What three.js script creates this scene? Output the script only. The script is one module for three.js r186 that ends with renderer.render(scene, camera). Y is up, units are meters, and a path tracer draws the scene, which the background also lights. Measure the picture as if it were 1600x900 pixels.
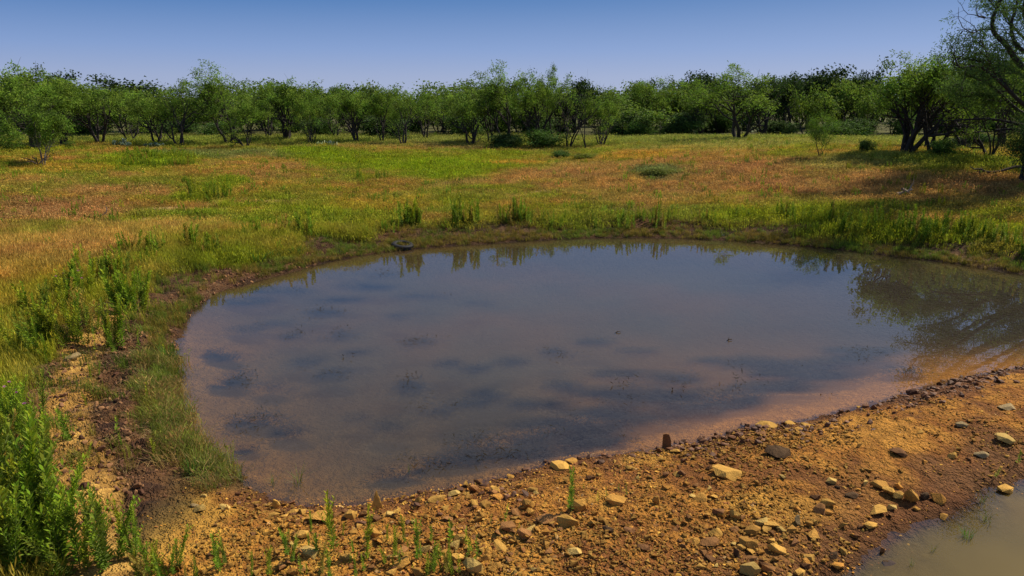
import * as THREE from 'three';
import { ConvexGeometry } from 'three/addons/geometries/ConvexGeometry.js';
import { mergeGeometries } from 'three/addons/utils/BufferGeometryUtils.js';

// ---------------------------------------------------------------- camera, sky, sun, exposure
const EYE = 4.5, FPX = 1142, PITCH = Math.atan(285 / FPX);
const scene = new THREE.Scene();
const camera = new THREE.PerspectiveCamera(THREE.MathUtils.radToDeg(2 * Math.atan(450 / FPX)), 16 / 9, 0.1, 3000);
camera.position.set(0, EYE, 0);
camera.rotation.x = -PITCH;
scene.add(camera);

const SUN_DIR = new THREE.Vector3(0.59, 0.72, -0.36).normalize();
const sun = new THREE.DirectionalLight(new THREE.Color(1.0, 0.91, 0.74), 5.0);
sun.position.copy(SUN_DIR).multiplyScalar(200);
sun.castShadow = true;
Object.assign(sun.shadow.camera, { left: -90, right: 90, top: 90, bottom: -90, near: 1, far: 500 });
sun.shadow.mapSize.set(4096, 4096);
scene.add(sun, sun.target);

{ // clear sky: hazy lavender at the horizon, deep blue above
  const W = 256, Hh = 512, d = new Float32Array(W * Hh * 4);
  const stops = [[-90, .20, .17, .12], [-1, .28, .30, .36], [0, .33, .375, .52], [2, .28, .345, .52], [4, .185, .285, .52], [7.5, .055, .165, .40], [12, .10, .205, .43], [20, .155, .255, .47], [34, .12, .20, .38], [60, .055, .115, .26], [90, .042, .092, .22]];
  for (let j = 0; j < Hh; j++) {
    const e = (j + .5) / Hh * 180 - 90;
    let k = 0; while (k < stops.length - 2 && e > stops[k + 1][0]) k++;
    const a = stops[k], b = stops[k + 1], t = Math.min(1, Math.max(0, (e - a[0]) / (b[0] - a[0]))), er = e * Math.PI / 180;
    for (let i = 0; i < W; i++) {
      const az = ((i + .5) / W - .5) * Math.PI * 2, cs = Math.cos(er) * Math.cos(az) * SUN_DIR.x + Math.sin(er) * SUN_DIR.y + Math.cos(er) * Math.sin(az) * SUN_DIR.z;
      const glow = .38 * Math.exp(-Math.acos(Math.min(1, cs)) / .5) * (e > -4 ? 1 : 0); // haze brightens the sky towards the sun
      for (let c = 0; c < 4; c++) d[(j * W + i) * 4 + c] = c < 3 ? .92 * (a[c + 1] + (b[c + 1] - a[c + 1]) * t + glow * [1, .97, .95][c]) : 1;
    }
  }
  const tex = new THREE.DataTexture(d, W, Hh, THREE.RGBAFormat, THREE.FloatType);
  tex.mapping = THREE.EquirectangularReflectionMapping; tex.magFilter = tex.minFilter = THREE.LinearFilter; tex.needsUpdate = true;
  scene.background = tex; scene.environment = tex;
}
const renderer = new THREE.WebGLRenderer({ antialias: true });
renderer.toneMapping = THREE.LinearToneMapping;
renderer.toneMappingExposure = 1.26;
renderer.shadowMap.enabled = true;

// ---------------------------------------------------------------- helpers
function rng(seed) { let a = seed >>> 0; return () => { a = (a + 0x6D2B79F5) | 0; let t = Math.imul(a ^ (a >>> 15), 1 | a); t = (t + Math.imul(t ^ (t >>> 7), 61 | t)) ^ t; return ((t ^ (t >>> 14)) >>> 0) / 4294967296; }; }
const gauss = (r) => { let s = 0; for (let i = 0; i < 4; i++) s += r(); return (s - 2) * 1.73; };
const clamp = (x, a = 0, b = 1) => Math.min(b, Math.max(a, x));
const smooth = (a, b, x) => { const t = clamp((x - a) / (b - a)); return t * t * (3 - 2 * t); };
const lerp = (a, b, t) => a + (b - a) * t;
const mix3 = (a, b, t) => [lerp(a[0], b[0], t), lerp(a[1], b[1], t), lerp(a[2], b[2], t)];
function hash2(i, j) { let h = Math.imul(i, 374761393) + Math.imul(j, 668265263) | 0; h = Math.imul(h ^ (h >>> 13), 1274126177); return ((h ^ (h >>> 16)) >>> 0) / 4294967296; }
function noise(x, y) { const i = Math.floor(x), j = Math.floor(y); let u = x - i, v = y - j; u = u * u * (3 - 2 * u); v = v * v * (3 - 2 * v); return lerp(lerp(hash2(i, j), hash2(i + 1, j), u), lerp(hash2(i, j + 1), hash2(i + 1, j + 1), u), v) * 2 - 1; }
function fbm(x, y, n = 4) { let s = 0, a = .5; for (let k = 0; k < n; k++) { s += a * noise(x, y); x = x * 2.03 + 17.3; y = y * 2.03 - 9.1; a *= .5; } return s; }
const names = {};
function numbered(name) { const n = names[name] = (names[name] ?? -1) + 1; return n ? name + '_' + String(n).padStart(3, '0') : name; }
function tag(o, label, category, group) { o.userData.label = label; if (category) o.userData.category = category; if (group) o.userData.group = group; return o; }
function mesh(name, geo, mat, parent = scene) { const m = new THREE.Mesh(geo, mat); m.name = parent === scene ? numbered(name) : name; m.castShadow = m.receiveShadow = true; parent.add(m); return m; }
function thing(name, label, category, pos, group) { const o = new THREE.Group(); o.name = numbered(name); if (pos) o.position.copy(pos); scene.add(o); return tag(o, label, category, group); }

function ray(px, py) { const x = (px - 800) / FPX, y = (450 - py) / FPX, c = Math.cos(PITCH), s = Math.sin(PITCH); return new THREE.Vector3(x, y * c - s, -y * s - c); }
function onPlane(px, py, h = 0) { const d = ray(px, py), t = (h - EYE) / d.y; return new THREE.Vector3(d.x * t, h, d.z * t); }
function atZ(px, py, dist) { const d = ray(px, py), t = dist / -d.z; return new THREE.Vector3(d.x * t, EYE + d.y * t, d.z * t); }

// ---------------------------------------------------------------- outlines in the ground plane
function outline(pts, n) {
  const c = new THREE.CatmullRomCurve3(pts.map(([x, y]) => onPlane(x, y)), true, 'centripetal');
  return c.getSpacedPoints(n).slice(0, n).map((p) => [p.x, p.z]);
}
const POND = outline([[277, 540], [281, 590], [279, 640], [305, 685], [350, 722], [400, 768], [470, 792], [560, 787], [620, 778], [680, 768], [780, 750], [870, 722], [960, 711], [1040, 699], [1110, 688], [1180, 664], [1280, 653], [1335, 636], [1400, 622], [1470, 600], [1540, 585], [1620, 572], [1760, 548], [1900, 515], [1930, 485], [1850, 456], [1720, 440], [1600, 429], [1500, 413], [1400, 401], [1300, 389], [1200, 380], [1100, 374], [1000, 371], [900, 373], [800, 378], [700, 385], [628, 391], [560, 400], [500, 412], [440, 428], [390, 441], [340, 459], [300, 485]], 260);
const PUDDLE = outline([[1270, 925], [1310, 890], [1350, 868], [1400, 832], [1440, 815], [1490, 798], [1530, 772], [1565, 757], [1640, 748], [1800, 770], [1900, 900], [1700, 1100], [1350, 1080]], 90);
const BANKZ = outline([[150, 1000], [190, 880], [250, 815], [300, 775], [420, 750], [560, 740], [700, 720], [860, 690], [1000, 670], [1180, 640], [1330, 610], [1480, 570], [1700, 530], [1950, 540], [2000, 760], [1800, 1100], [1000, 1200], [400, 1200]], 90);
const PATHL = [[175, 900], [150, 800], [118, 730], [96, 670], [104, 620], [128, 565], [158, 510], [176, 484]].map(([x, y]) => onPlane(x, y, .2)).map((p) => [p.x, p.z]);
function segDist(poly, x, z, closed = true) {
  let best = 1e9, inside = false; const n = poly.length;
  for (let i = closed ? 0 : 1, j = closed ? n - 1 : 0; i < n; j = i++) {
    const ax = poly[j][0], az = poly[j][1], bx = poly[i][0] - ax, bz = poly[i][1] - az, wx = x - ax, wz = z - az;
    const t = clamp((wx * bx + wz * bz) / (bx * bx + bz * bz)), dx = wx - bx * t, dz = wz - bz * t, d = dx * dx + dz * dz;
    if (d < best) best = d;
    if (closed && (poly[i][1] > z) !== (poly[j][1] > z) && x < (poly[j][0] - poly[i][0]) * (z - poly[i][1]) / (poly[j][1] - poly[i][1]) + poly[i][0]) inside = !inside;
  }
  best = Math.sqrt(best);
  return inside ? -best : best;
}
function cached(f, x0, x1, z0, z1, s) {
  const nx = Math.ceil((x1 - x0) / s) + 1, nz = Math.ceil((z1 - z0) / s) + 1, a = new Float32Array(nx * nz);
  for (let j = 0; j < nz; j++) for (let i = 0; i < nx; i++) a[j * nx + i] = f(x0 + i * s, z0 + j * s);
  return (x, z) => {
    const u = (x - x0) / s, v = (z - z0) / s, i = Math.floor(u), j = Math.floor(v);
    if (i < 0 || j < 0 || i >= nx - 1 || j >= nz - 1) return f(x, z);
    const k = j * nx + i, fu = u - i, fv = v - j;
    return lerp(lerp(a[k], a[k + 1], fu), lerp(a[k + nx], a[k + nx + 1], fu), fv);
  };
}
const sdPond = cached((x, z) => segDist(POND, x, z), -22, 34, -46, -2, .2);
const sdPuddle = cached((x, z) => segDist(PUDDLE, x, z), -22, 34, -46, -2, .2);
const sdBank = cached((x, z) => segDist(BANKZ, x, z), -22, 34, -46, -2, .25);
const sdPath = cached((x, z) => segDist(PATHL, x, z, false), -22, 14, -46, -2, .2);

const BERM = [19, -40];
const BEDS = [[735, 625, 45, 9], [690, 640, 30, 6], [600, 660, 34, 8], [560, 650, 26, 6], [400, 652, 40, 11], [455, 672, 30, 7], [420, 600, 26, 6], [366, 582, 22, 5], [350, 597, 26, 5], [350, 556, 24, 5], [480, 560, 26, 5], [520, 580, 24, 5], [540, 520, 22, 4], [560, 546, 22, 4], [505, 485, 30, 5], [430, 503, 30, 5], [460, 522, 26, 5], [385, 512, 28, 5], [335, 545, 22, 5], [620, 490, 26, 5], [660, 530, 24, 5], [640, 600, 40, 9], [745, 572, 26, 5], [700, 562, 24, 5], [880, 596, 32, 6], [866, 546, 24, 4], [960, 580, 50, 9], [1000, 612, 100, 16], [1060, 590, 60, 12], [1110, 618, 100, 16], [1185, 565, 80, 12], [1250, 578, 90, 13], [1310, 560, 70, 10], [880, 662, 100, 18], [960, 650, 110, 18], [800, 692, 110, 24], [700, 716, 60, 14], [620, 738, 44, 11], [1020, 640, 90, 15], [920, 686, 60, 11], [1360, 548, 70, 8], [1200, 602, 70, 10], [450, 452, 60, 8], [560, 445, 60, 7], [660, 460, 50, 6], [740, 470, 40, 4], [390, 470, 40, 6], [590, 425, 50, 5], [530, 465, 40, 5], [760, 610, 30, 6], [840, 630, 60, 11], [380, 700, 20, 6], [1410, 575, 30, 6], [1000, 545, 40, 6], [930, 530, 30, 5], [800, 560, 30, 5], [1110, 560, 40, 6]];
const BEDW = BEDS.map(([px, py, rx, ry]) => { const c = onPlane(px, py), k = c.distanceTo(camera.position) / FPX; return [c.x, c.z, rx * k * .95, .95 * Math.max(.25, Math.abs(onPlane(px, py - ry).z - onPlane(px, py + ry).z) / 2)]; });
function weedBed(x, z) { let b = 0; const n = 1.5 * fbm(x * .9, z * 2.4, 4); for (const [cx, cz, rx, rz] of BEDW) { const u = (x - cx) / rx, v = (z - cz) / rz, w = u * u + v * v; if (w < 4) b = Math.max(b, 1 - smooth(.25, 1.7, w + n)); } return b; }
function roughMud(x, z) { // hoof-pocked mud left of the pond and on its rim
  const d = sdPond(x, z);
  return smooth(-.2, .25, d) * (1 - smooth(1.5, 2.3, d)) * smooth(-3, -5, x - .05 * z) ;
}
function height(x, z) {
  const p = sdPond(x, z), q = sdPuddle(x, z), d = Math.min(p, q);
  let h;
  if (d < 0) h = p < 0 ? -.55 * (1 - Math.exp(p / 1.9)) : -.22 * (1 - Math.exp(q / .9));
  else h = .18 * (1 - Math.exp(-d / .6)) + .037 * Math.min(d, 38) + .16 * smooth(.8, 1.7, p) * smooth(-17, -20, z);
  const bx = x - BERM[0], bz = z - BERM[1];
  h += 1.0 * Math.exp(-(bx * bx / 130 + bz * bz / 170)) * smooth(1, 5, d);
  const far = smooth(60, 200, -z);
  h += noise(x * .13 + 3, z * .13) * .16 * smooth(2, 8, d) * (1 + far) + noise(x * .5, z * .5 + 9) * .04 * smooth(-.5, 2, d);
  h += fbm(x * 1.9, z * 1.9 + 5, 3) * (.035 + .12 * roughMud(x, z));
  if (z > -16) h += (fbm(x * 6, z * 6, 3) * (.026 + .10 * roughMud(x, z)) + (z > -12 ? .02 * fbm(x * 15, z * 15, 2) : 0)) * (d < -.4 ? .4 : 1);
  return h;
}
function onGround(px, py) {
  const d = ray(px, py); let t0 = 3, t1 = 3;
  for (; t1 < 600; t0 = t1, t1 *= 1.02) if (EYE + d.y * t1 < height(d.x * t1, d.z * t1)) break;
  for (let k = 0; k < 18; k++) { const m = (t0 + t1) / 2; if (EYE + d.y * m < height(d.x * m, d.z * m)) t1 = m; else t0 = m; }
  return new THREE.Vector3(d.x * t1, height(d.x * t1, d.z * t1), d.z * t1);
}
const pxSize = (p) => -p.z / Math.cos(PITCH) / FPX * 1.0; // metres per photo pixel near the middle of the frame

// ---------------------------------------------------------------- colour of soil and of the grass field
function blob([px, py, rx, ry, r, g, b, s = 1]) {
  const c = onGround(px, py), k = c.distanceTo(camera.position) / FPX, up = onGround(px, py - ry), dn = onGround(px, py + ry);
  return { x: c.x, z: c.z, rx: rx * k, rz: Math.max(.4, Math.abs(up.z - dn.z) / 2), col: [r, g, b], s };
}
const GREEN = [.19, .275, .008], LEAFY = [.14, .205, .014], RUST = [.345, .205, .07], RED = [.32, .175, .075], GOLD = [.41, .255, .035], STRAW = [.43, .295, .075], PALE = [.26, .27, .065], SAGE = [.13, .17, .055];
const B = [
  [240, 250, 78, 13, ...GREEN], [215, 262, 60, 8, ...GREEN], [490, 242, 60, 9, ...GREEN], [620, 256, 150, 15, ...GREEN], [700, 266, 90, 12, ...GREEN], [770, 248, 60, 8, ...GREEN, .8], [330, 300, 40, 20, ...GREEN, .8], [300, 285, 70, 12, ...LEAFY, .5],
  [345, 243, 110, 8, ...SAGE, .8], [450, 300, 60, 14, ...GREEN, .4], [520, 330, 80, 14, ...GREEN, .55], [440, 340, 60, 12, ...GREEN, .5], [350, 330, 40, 8, ...GREEN, .7], [255, 335, 70, 7, ...LEAFY, .8], [600, 320, 90, 14, ...GOLD, .5], [560, 345, 90, 10, ...GREEN, .5],
  [60, 330, 110, 26, ...RED, .9], [130, 345, 60, 12, ...RUST, .8], [30, 290, 90, 14, ...RUST, .4], [190, 300, 70, 12, ...RUST, .8], [90, 265, 80, 8, ...GOLD, .6], [60, 395, 150, 30, ...STRAW, .8], [130, 400, 90, 20, ...RUST, .5], [220, 365, 110, 16, ...STRAW, .7], [300, 350, 60, 8, ...STRAW, .6],
  [420, 275, 50, 8, ...RUST, .6], [440, 262, 50, 5, ...RUST, .8], [450, 228, 160, 4, ...RUST, .7], [690, 228, 120, 5, ...RED, .8], [790, 258, 60, 5, ...GOLD, .9],
  [870, 275, 80, 10, ...RUST, .8], [760, 285, 70, 7, ...RED, .6], [1000, 300, 160, 20, ...RUST, .7], [950, 262, 120, 12, ...RUST, .8], [1050, 240, 100, 10, ...GOLD, .8], [1030, 268, 45, 11, ...SAGE, 1], [1200, 262, 140, 14, ...RED, .85], [1130, 285, 120, 14, ...RUST, .8], [1100, 245, 80, 8, ...RUST, .7], [1330, 285, 130, 18, ...RED, .85], [1420, 300, 120, 16, ...RUST, .85], [1500, 320, 90, 14, ...RUST, .6], [1240, 315, 110, 12, ...RUST, .5], [1560, 290, 80, 20, ...RED, .7],
  [1180, 225, 160, 8, ...PALE, .9], [1050, 215, 130, 8, ...PALE, .9], [1270, 212, 100, 14, ...PALE, .9], [1390, 250, 120, 12, ...PALE, .8], [1500, 255, 90, 12, ...LEAFY, .8], [1380, 330, 150, 14, ...GREEN, .5], [1280, 350, 90, 10, ...GREEN, .6], [1480, 360, 140, 14, ...GREEN, .8], [1180, 335, 70, 9, ...GREEN, .5], [1000, 335, 120, 12, ...SAGE, .5],
  [300, 222, 330, 6, ...LEAFY, .8], [660, 218, 220, 5, ...PALE, .8], [40, 235, 60, 6, ...GREEN, .6], [20, 560, 70, 90, ...GOLD, .4], [20, 660, 70, 60, ...GREEN, .5], [30, 470, 60, 40, ...GOLD, .5], [70, 590, 40, 20, ...STRAW, .8],
].map(blob);
const BARE = [[262, 326, 38, 5], [235, 342, 30, 3], [330, 326, 30, 3], [850, 300, 26, 4], [425, 316, 24, 3], [1185, 236, 12, 2], [880, 296, 20, 2], [1100, 258, 14, 2], [490, 372, 50, 5], [700, 368, 60, 4], [830, 362, 50, 4], [1230, 356, 80, 3], [1440, 395, 120, 5], [1560, 405, 60, 5]].map(([a, b, c, d]) => blob([a, b, c, d, 0, 0, 0]));
const inBlob = (q, x, z) => { const u = (x - q.x) / q.rx, v = (z - q.z) / q.rz, w = u * u + v * v + .9 * fbm(x * .7 + q.x, z * .9, 4) + .5 * fbm(x * 3.1, z * 3.7 + q.z, 2); return 1 - smooth(.35, 1.45, w); };
function fieldColor(x, z) {
  const n1 = fbm(x * .35 + 40, z * .35, 4), n2 = fbm(x * .9 - 7, z * .9 + 30, 3), p = sdPond(x, z);
  let c = mix3([.32, .215, .042], [.225, .235, .028], smooth(-.25, .25, n1));
  c = mix3(c, RUST, smooth(.1, .45, n2) * .55); c = mix3(c, [.19, .235, .012], smooth(.05, .3, fbm(x * .6 + 80, z * .9 + 11, 3)) * .6);
  for (const q of B) { const w = inBlob(q, x, z) * q.s * .85; if (w > .01) c = mix3(c, q.col, w); }
  c = mix3(c, [.18, .225, .012], .55 * (1 - smooth(2.5, 5.5, p + n2 * 2)));
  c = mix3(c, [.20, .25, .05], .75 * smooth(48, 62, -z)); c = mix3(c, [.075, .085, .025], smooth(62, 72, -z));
  const g = 1.4 + .7 * fbm(x * 2.3, z * 3.1, 3);
  return [c[0] * g, c[1] * g, c[2] * g];
}
function bareness(x, z) { let b = 0; for (const q of BARE) b = Math.max(b, inBlob(q, x, z)); return b; }
function grassDensity(x, z) { // 0 none .. 1 thick
  const p = sdPond(x, z), d = Math.min(p, sdPuddle(x, z));
  if (d < .05) return 0;
  const up = .75 * smooth(-12.5, -16, z); let g = smooth(1.6 - up, 2.6 - up, p + .7 * noise(x * .8, z * .8));
  g *= 1 - smooth(-.1, -.6, sdBank(x, z) + .3 * noise(x * 1.4, z * 1.4));
  if (x < 12) g *= smooth(.30, .62, sdPath(x, z) + .22 * noise(x * 2.1, z * 2.1) - .25 * smooth(-14, -20, z));
  return g * (1 - .95 * bareness(x, z));
}
function soilColor(x, z) {
  const p = sdPond(x, z), q = sdPuddle(x, z), d = Math.min(p, q), n = fbm(x * 1.1, z * 1.1 + 3, 4), f = fbm(x * 6, z * 6, 3);
  const field = fieldColor(x, z);
  let c = mix3([.27, .16, .055], field, .55 * smooth(14, 40, -z) + .3);
  const bank = 1 - smooth(-.5, .35, sdBank(x, z) + .35 * n);
  if (bank > 0) {
    let b = mix3([.41, .172, .028], [.54, .275, .045], smooth(0, .4, n + f * .4));
    b = mix3(b, [.21, .074, .02], smooth(.02, -.3, n + f * .6) * .8);
    b = mix3(b, [.19, .082, .027], (1 - smooth(.3, 1.3, q + n * .6)));
    b = mix3(b, [.18, .07, .022], (1 - smooth(.15, .6, p + n * .5)));
    b = mix3(b, [b[0] * .92, b[1] * .8, b[2] * .75], smooth(1, 6, x) * smooth(-.1, .2, n)); c = mix3(c, b, bank);
  }
  const lm = smooth(-3.5, -4.5, x) * smooth(-17, -14, z), mud = (1 - smooth(1.4 + .7 * lm, 2.4 + .6 * lm, p + n * .6)) * (1 - bank);
  c = mix3(c, mix3([.145, .068, .028], [.06, .028, .015], smooth(-.15, .25, n + f)), mud);
  if (x < 12) { const w = (1 - smooth(.16, .42, sdPath(x, z) + .25 * n)) * smooth(-17, -13, z) * smooth(.3, .6, p); c = mix3(c, mix3([.42, .22, .05], [.56, .32, .075], smooth(-.1, .3, f + n)), w); }
  c = mix3(c, mix3([.15, .08, .04], [.46, .29, .11], smooth(3, 5, p)), .9 * bareness(x, z) * smooth(-17, -22, z));
  if (d < .25) { const wet = 1 - .45 * (1 - smooth(-.05, .25, d)); c = c.map((v) => v * wet); }
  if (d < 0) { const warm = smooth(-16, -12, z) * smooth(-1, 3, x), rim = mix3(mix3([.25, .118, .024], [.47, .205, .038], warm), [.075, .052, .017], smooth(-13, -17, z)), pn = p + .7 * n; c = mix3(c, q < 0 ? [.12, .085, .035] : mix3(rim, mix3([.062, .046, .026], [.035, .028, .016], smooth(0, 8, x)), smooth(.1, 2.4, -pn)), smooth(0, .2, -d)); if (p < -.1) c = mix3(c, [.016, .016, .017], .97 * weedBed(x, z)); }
  const g = 1 + .35 * f; return [c[0] * g, c[1] * g, c[2] * g];
}

// ---------------------------------------------------------------- textures
function tile(n, f, srgb = false) {
  const d = new Uint8Array(n * n * 4);
  for (let j = 0; j < n; j++) for (let i = 0; i < n; i++) { const v = f(i / n, j / n), k = (j * n + i) * 4; d[k] = d[k + 1] = d[k + 2] = clamp(v) * 255; d[k + 3] = 255; }
  const t = new THREE.DataTexture(d, n, n); t.wrapS = t.wrapT = THREE.RepeatWrapping; t.magFilter = t.minFilter = THREE.LinearFilter; if (srgb) t.colorSpace = THREE.SRGBColorSpace; t.needsUpdate = true; return t;
}
function tnoise(u, v, f, seed) { // tileable value noise
  const x = u * f, y = v * f, i = Math.floor(x), j = Math.floor(y); let a = x - i, b = y - j; a = a * a * (3 - 2 * a); b = b * b * (3 - 2 * b);
  const h = (p, q) => hash2(((p % f) + f) % f + seed * 131, ((q % f) + f) % f + seed * 57);
  return lerp(lerp(h(i, j), h(i + 1, j), a), lerp(h(i, j + 1), h(i + 1, j + 1), a), b);
}
const gritTex = tile(512, (u, v) => .45 * tnoise(u, v, 24, 1) + .3 * tnoise(u, v, 61, 2) + .25 * tnoise(u, v, 150, 3));
const toneTex = tile(512, (u, v) => .42 + .62 * (.3 * tnoise(u, v, 11, 4) + .35 * tnoise(u, v, 53, 5) + .3 * tnoise(u, v, 170, 6)));
const stoneTex = tile(256, (u, v) => .5 + .55 * (.4 * tnoise(u, v, 5, 7) + .3 * tnoise(u, v, 17, 8) + .3 * tnoise(u, v, 60, 9)));
const rippleTex = tile(512, (u, v) => .65 * tnoise(u, v, 5, 10) + .35 * tnoise(u, v, 12, 11));
const barkTex = tile(128, (u, v) => .5 + .5 * tnoise(u, v, 16, 14));

// ---------------------------------------------------------------- materials
const lin = (r, g, b) => new THREE.Color().setRGB(r, g, b);
const std = (o) => new THREE.MeshPhysicalMaterial({ roughness: .95, metalness: 0, specularIntensity: .3, ...o });
const leafy = (o) => new THREE.MeshPhysicalMaterial({ roughness: .85, metalness: 0, transmission: .38, thickness: 0, ior: 1.3, specularIntensity: .25, side: THREE.DoubleSide, ...o });
const M = {
  ground: std({ vertexColors: true, map: toneTex, bumpMap: gritTex, bumpScale: .09 }),
  water: new THREE.MeshPhysicalMaterial({ color: lin(.93, .93, .93), roughness: 0, transmission: 1, thickness: 0, ior: 1.33, bumpMap: rippleTex, bumpScale: .0004 }),
  silt: std({ vertexColors: true, transparent: true, opacity: 1 }),
  waterweed: std({ color: lin(.024, .022, .02), side: THREE.DoubleSide }),
  stone: std({ vertexColors: true, map: stoneTex, bumpMap: stoneTex, bumpScale: .008 }),
  gravel: std({ color: lin(1, 1, 1) }),
  wetmud: std({ color: lin(1, 1, 1), roughness: .7, specularIntensity: .6 }),
  grass: leafy({ vertexColors: true, transmission: .45 }),
  weed: leafy({ vertexColors: true }),
  weedYellow: leafy({ vertexColors: true, color: lin(1.35, 1.02, .9) }), weedDry: leafy({ vertexColors: true, color: lin(1.7, .85, 2.6) }), weedDull: leafy({ vertexColors: true, color: lin(.9, .78, 1.3) }),
  stem: std({ color: lin(.13, .17, .035) }),
  crown: leafy({ vertexColors: true, transmission: .44 }),
  oak: leafy({ vertexColors: true, transmission: .25 }),
  bark: std({ color: lin(.045, .038, .034), bumpMap: barkTex, bumpScale: .02 }),
  greybark: std({ color: lin(.13, .115, .10), bumpMap: barkTex, bumpScale: .02 }),
  dead: std({ color: lin(.10, .075, .06) }),
  pale: std({ color: lin(.30, .22, .15) }),
  cactus: std({ vertexColors: true, roughness: .6 }),
  rubber: std({ color: lin(.022, .021, .022), roughness: .7 }),
  pink: leafy({ color: lin(.55, .2, .42) }),
};

// ---------------------------------------------------------------- mesh builder
class MB {
  constructor() { this.p = []; this.c = []; this.i = []; this.uv = []; }
  v(x, y, z, c) { this.p.push(x, y, z); if (c) this.c.push(c[0], c[1], c[2]); return this.p.length / 3 - 1; }
  tube(pts, rad, sides = 5, c) { // pts Vector3[], rad number[]
    const n = pts.length, start = this.p.length / 3, t = new THREE.Vector3(), a = new THREE.Vector3(), b = new THREE.Vector3();
    a.set(1, 0, 0);
    for (let k = 0; k < n; k++) {
      t.subVectors(pts[Math.min(k + 1, n - 1)], pts[Math.max(k - 1, 0)]).normalize();
      if (Math.abs(a.dot(t)) > .95) a.set(0, 0, 1);
      a.addScaledVector(t, -a.dot(t)).normalize(); b.crossVectors(t, a);
      for (let s = 0; s < sides; s++) { const w = s / sides * Math.PI * 2, cx = Math.cos(w) * rad[k], cz = Math.sin(w) * rad[k]; this.v(pts[k].x + a.x * cx + b.x * cz, pts[k].y + a.y * cx + b.y * cz, pts[k].z + a.z * cx + b.z * cz, c); this.uv.push(s / sides, k * .3); }
    }
    for (let k = 0; k < n - 1; k++) for (let s = 0; s < sides; s++) { const q = start + k * sides + s, r = start + k * sides + (s + 1) % sides; this.i.push(q, r, q + sides, r, r + sides, q + sides); }
    const e = start + (n - 1) * sides; for (let s = 1; s < sides - 1; s++) this.i.push(e, e + s, e + s + 1);
  }
  // a leaf: a lozenge from p along d, with half-width w across s
  leaf(p, d, s, len, w, c, bend = 0) {
    const q = this.p.length / 3, m = .45;
    this.v(p.x, p.y, p.z, c);
    this.v(p.x + d.x * len * m + s.x * w, p.y + d.y * len * m + s.y * w + bend, p.z + d.z * len * m + s.z * w, c);
    this.v(p.x + d.x * len * m - s.x * w, p.y + d.y * len * m - s.y * w + bend, p.z + d.z * len * m - s.z * w, c);
    this.v(p.x + d.x * len, p.y + d.y * len, p.z + d.z * len, c);
    this.i.push(q, q + 1, q + 2, q + 1, q + 3, q + 2);
  }
  leaf3(p, d, s, len, w, c) { // a small leaf of one face
    const q = this.p.length / 3, a = len * .3;
    this.v(p.x + d.x * a + s.x * w, p.y + d.y * a + s.y * w, p.z + d.z * a + s.z * w, c); this.v(p.x + d.x * a * .6 - s.x * w, p.y + d.y * a * .6 - s.y * w, p.z + d.z * a * .6 - s.z * w, c); this.v(p.x + d.x * len, p.y + d.y * len, p.z + d.z * len, c); this.i.push(q, q + 1, q + 2);
  }
  blade(x, y, z, az, h, lean, w, c0, c1) {
    const q = this.p.length / 3, dx = Math.cos(az), dz = Math.sin(az), sx = -dz * w, sz = dx * w;
    this.v(x - sx, y, z - sz, c0); this.v(x + sx, y, z + sz, c0);
    const m = lean * .35, t = h * .6;
    this.v(x + dx * m - sx * .7, y + t, z + dz * m - sz * .7, c1); this.v(x + dx * m + sx * .7, y + t, z + dz * m + sz * .7, c1);
    this.v(x + dx * lean, y + h, z + dz * lean, c1);
    this.i.push(q, q + 1, q + 2, q + 1, q + 3, q + 2, q + 2, q + 3, q + 4);
  }
  geo() {
    const g = new THREE.BufferGeometry();
    g.setAttribute('position', new THREE.Float32BufferAttribute(this.p, 3));
    if (this.c.length) g.setAttribute('color', new THREE.Float32BufferAttribute(this.c, 3));
    if (this.uv.length === this.p.length / 3 * 2) g.setAttribute('uv', new THREE.Float32BufferAttribute(this.uv, 2));
    g.setIndex(this.i); g.computeVertexNormals(); return g;
  }
}
function rdir(r) { const z = r() * 2 - 1, a = r() * Math.PI * 2, s = Math.sqrt(1 - z * z); return new THREE.Vector3(s * Math.cos(a), z, s * Math.sin(a)); }

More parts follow.
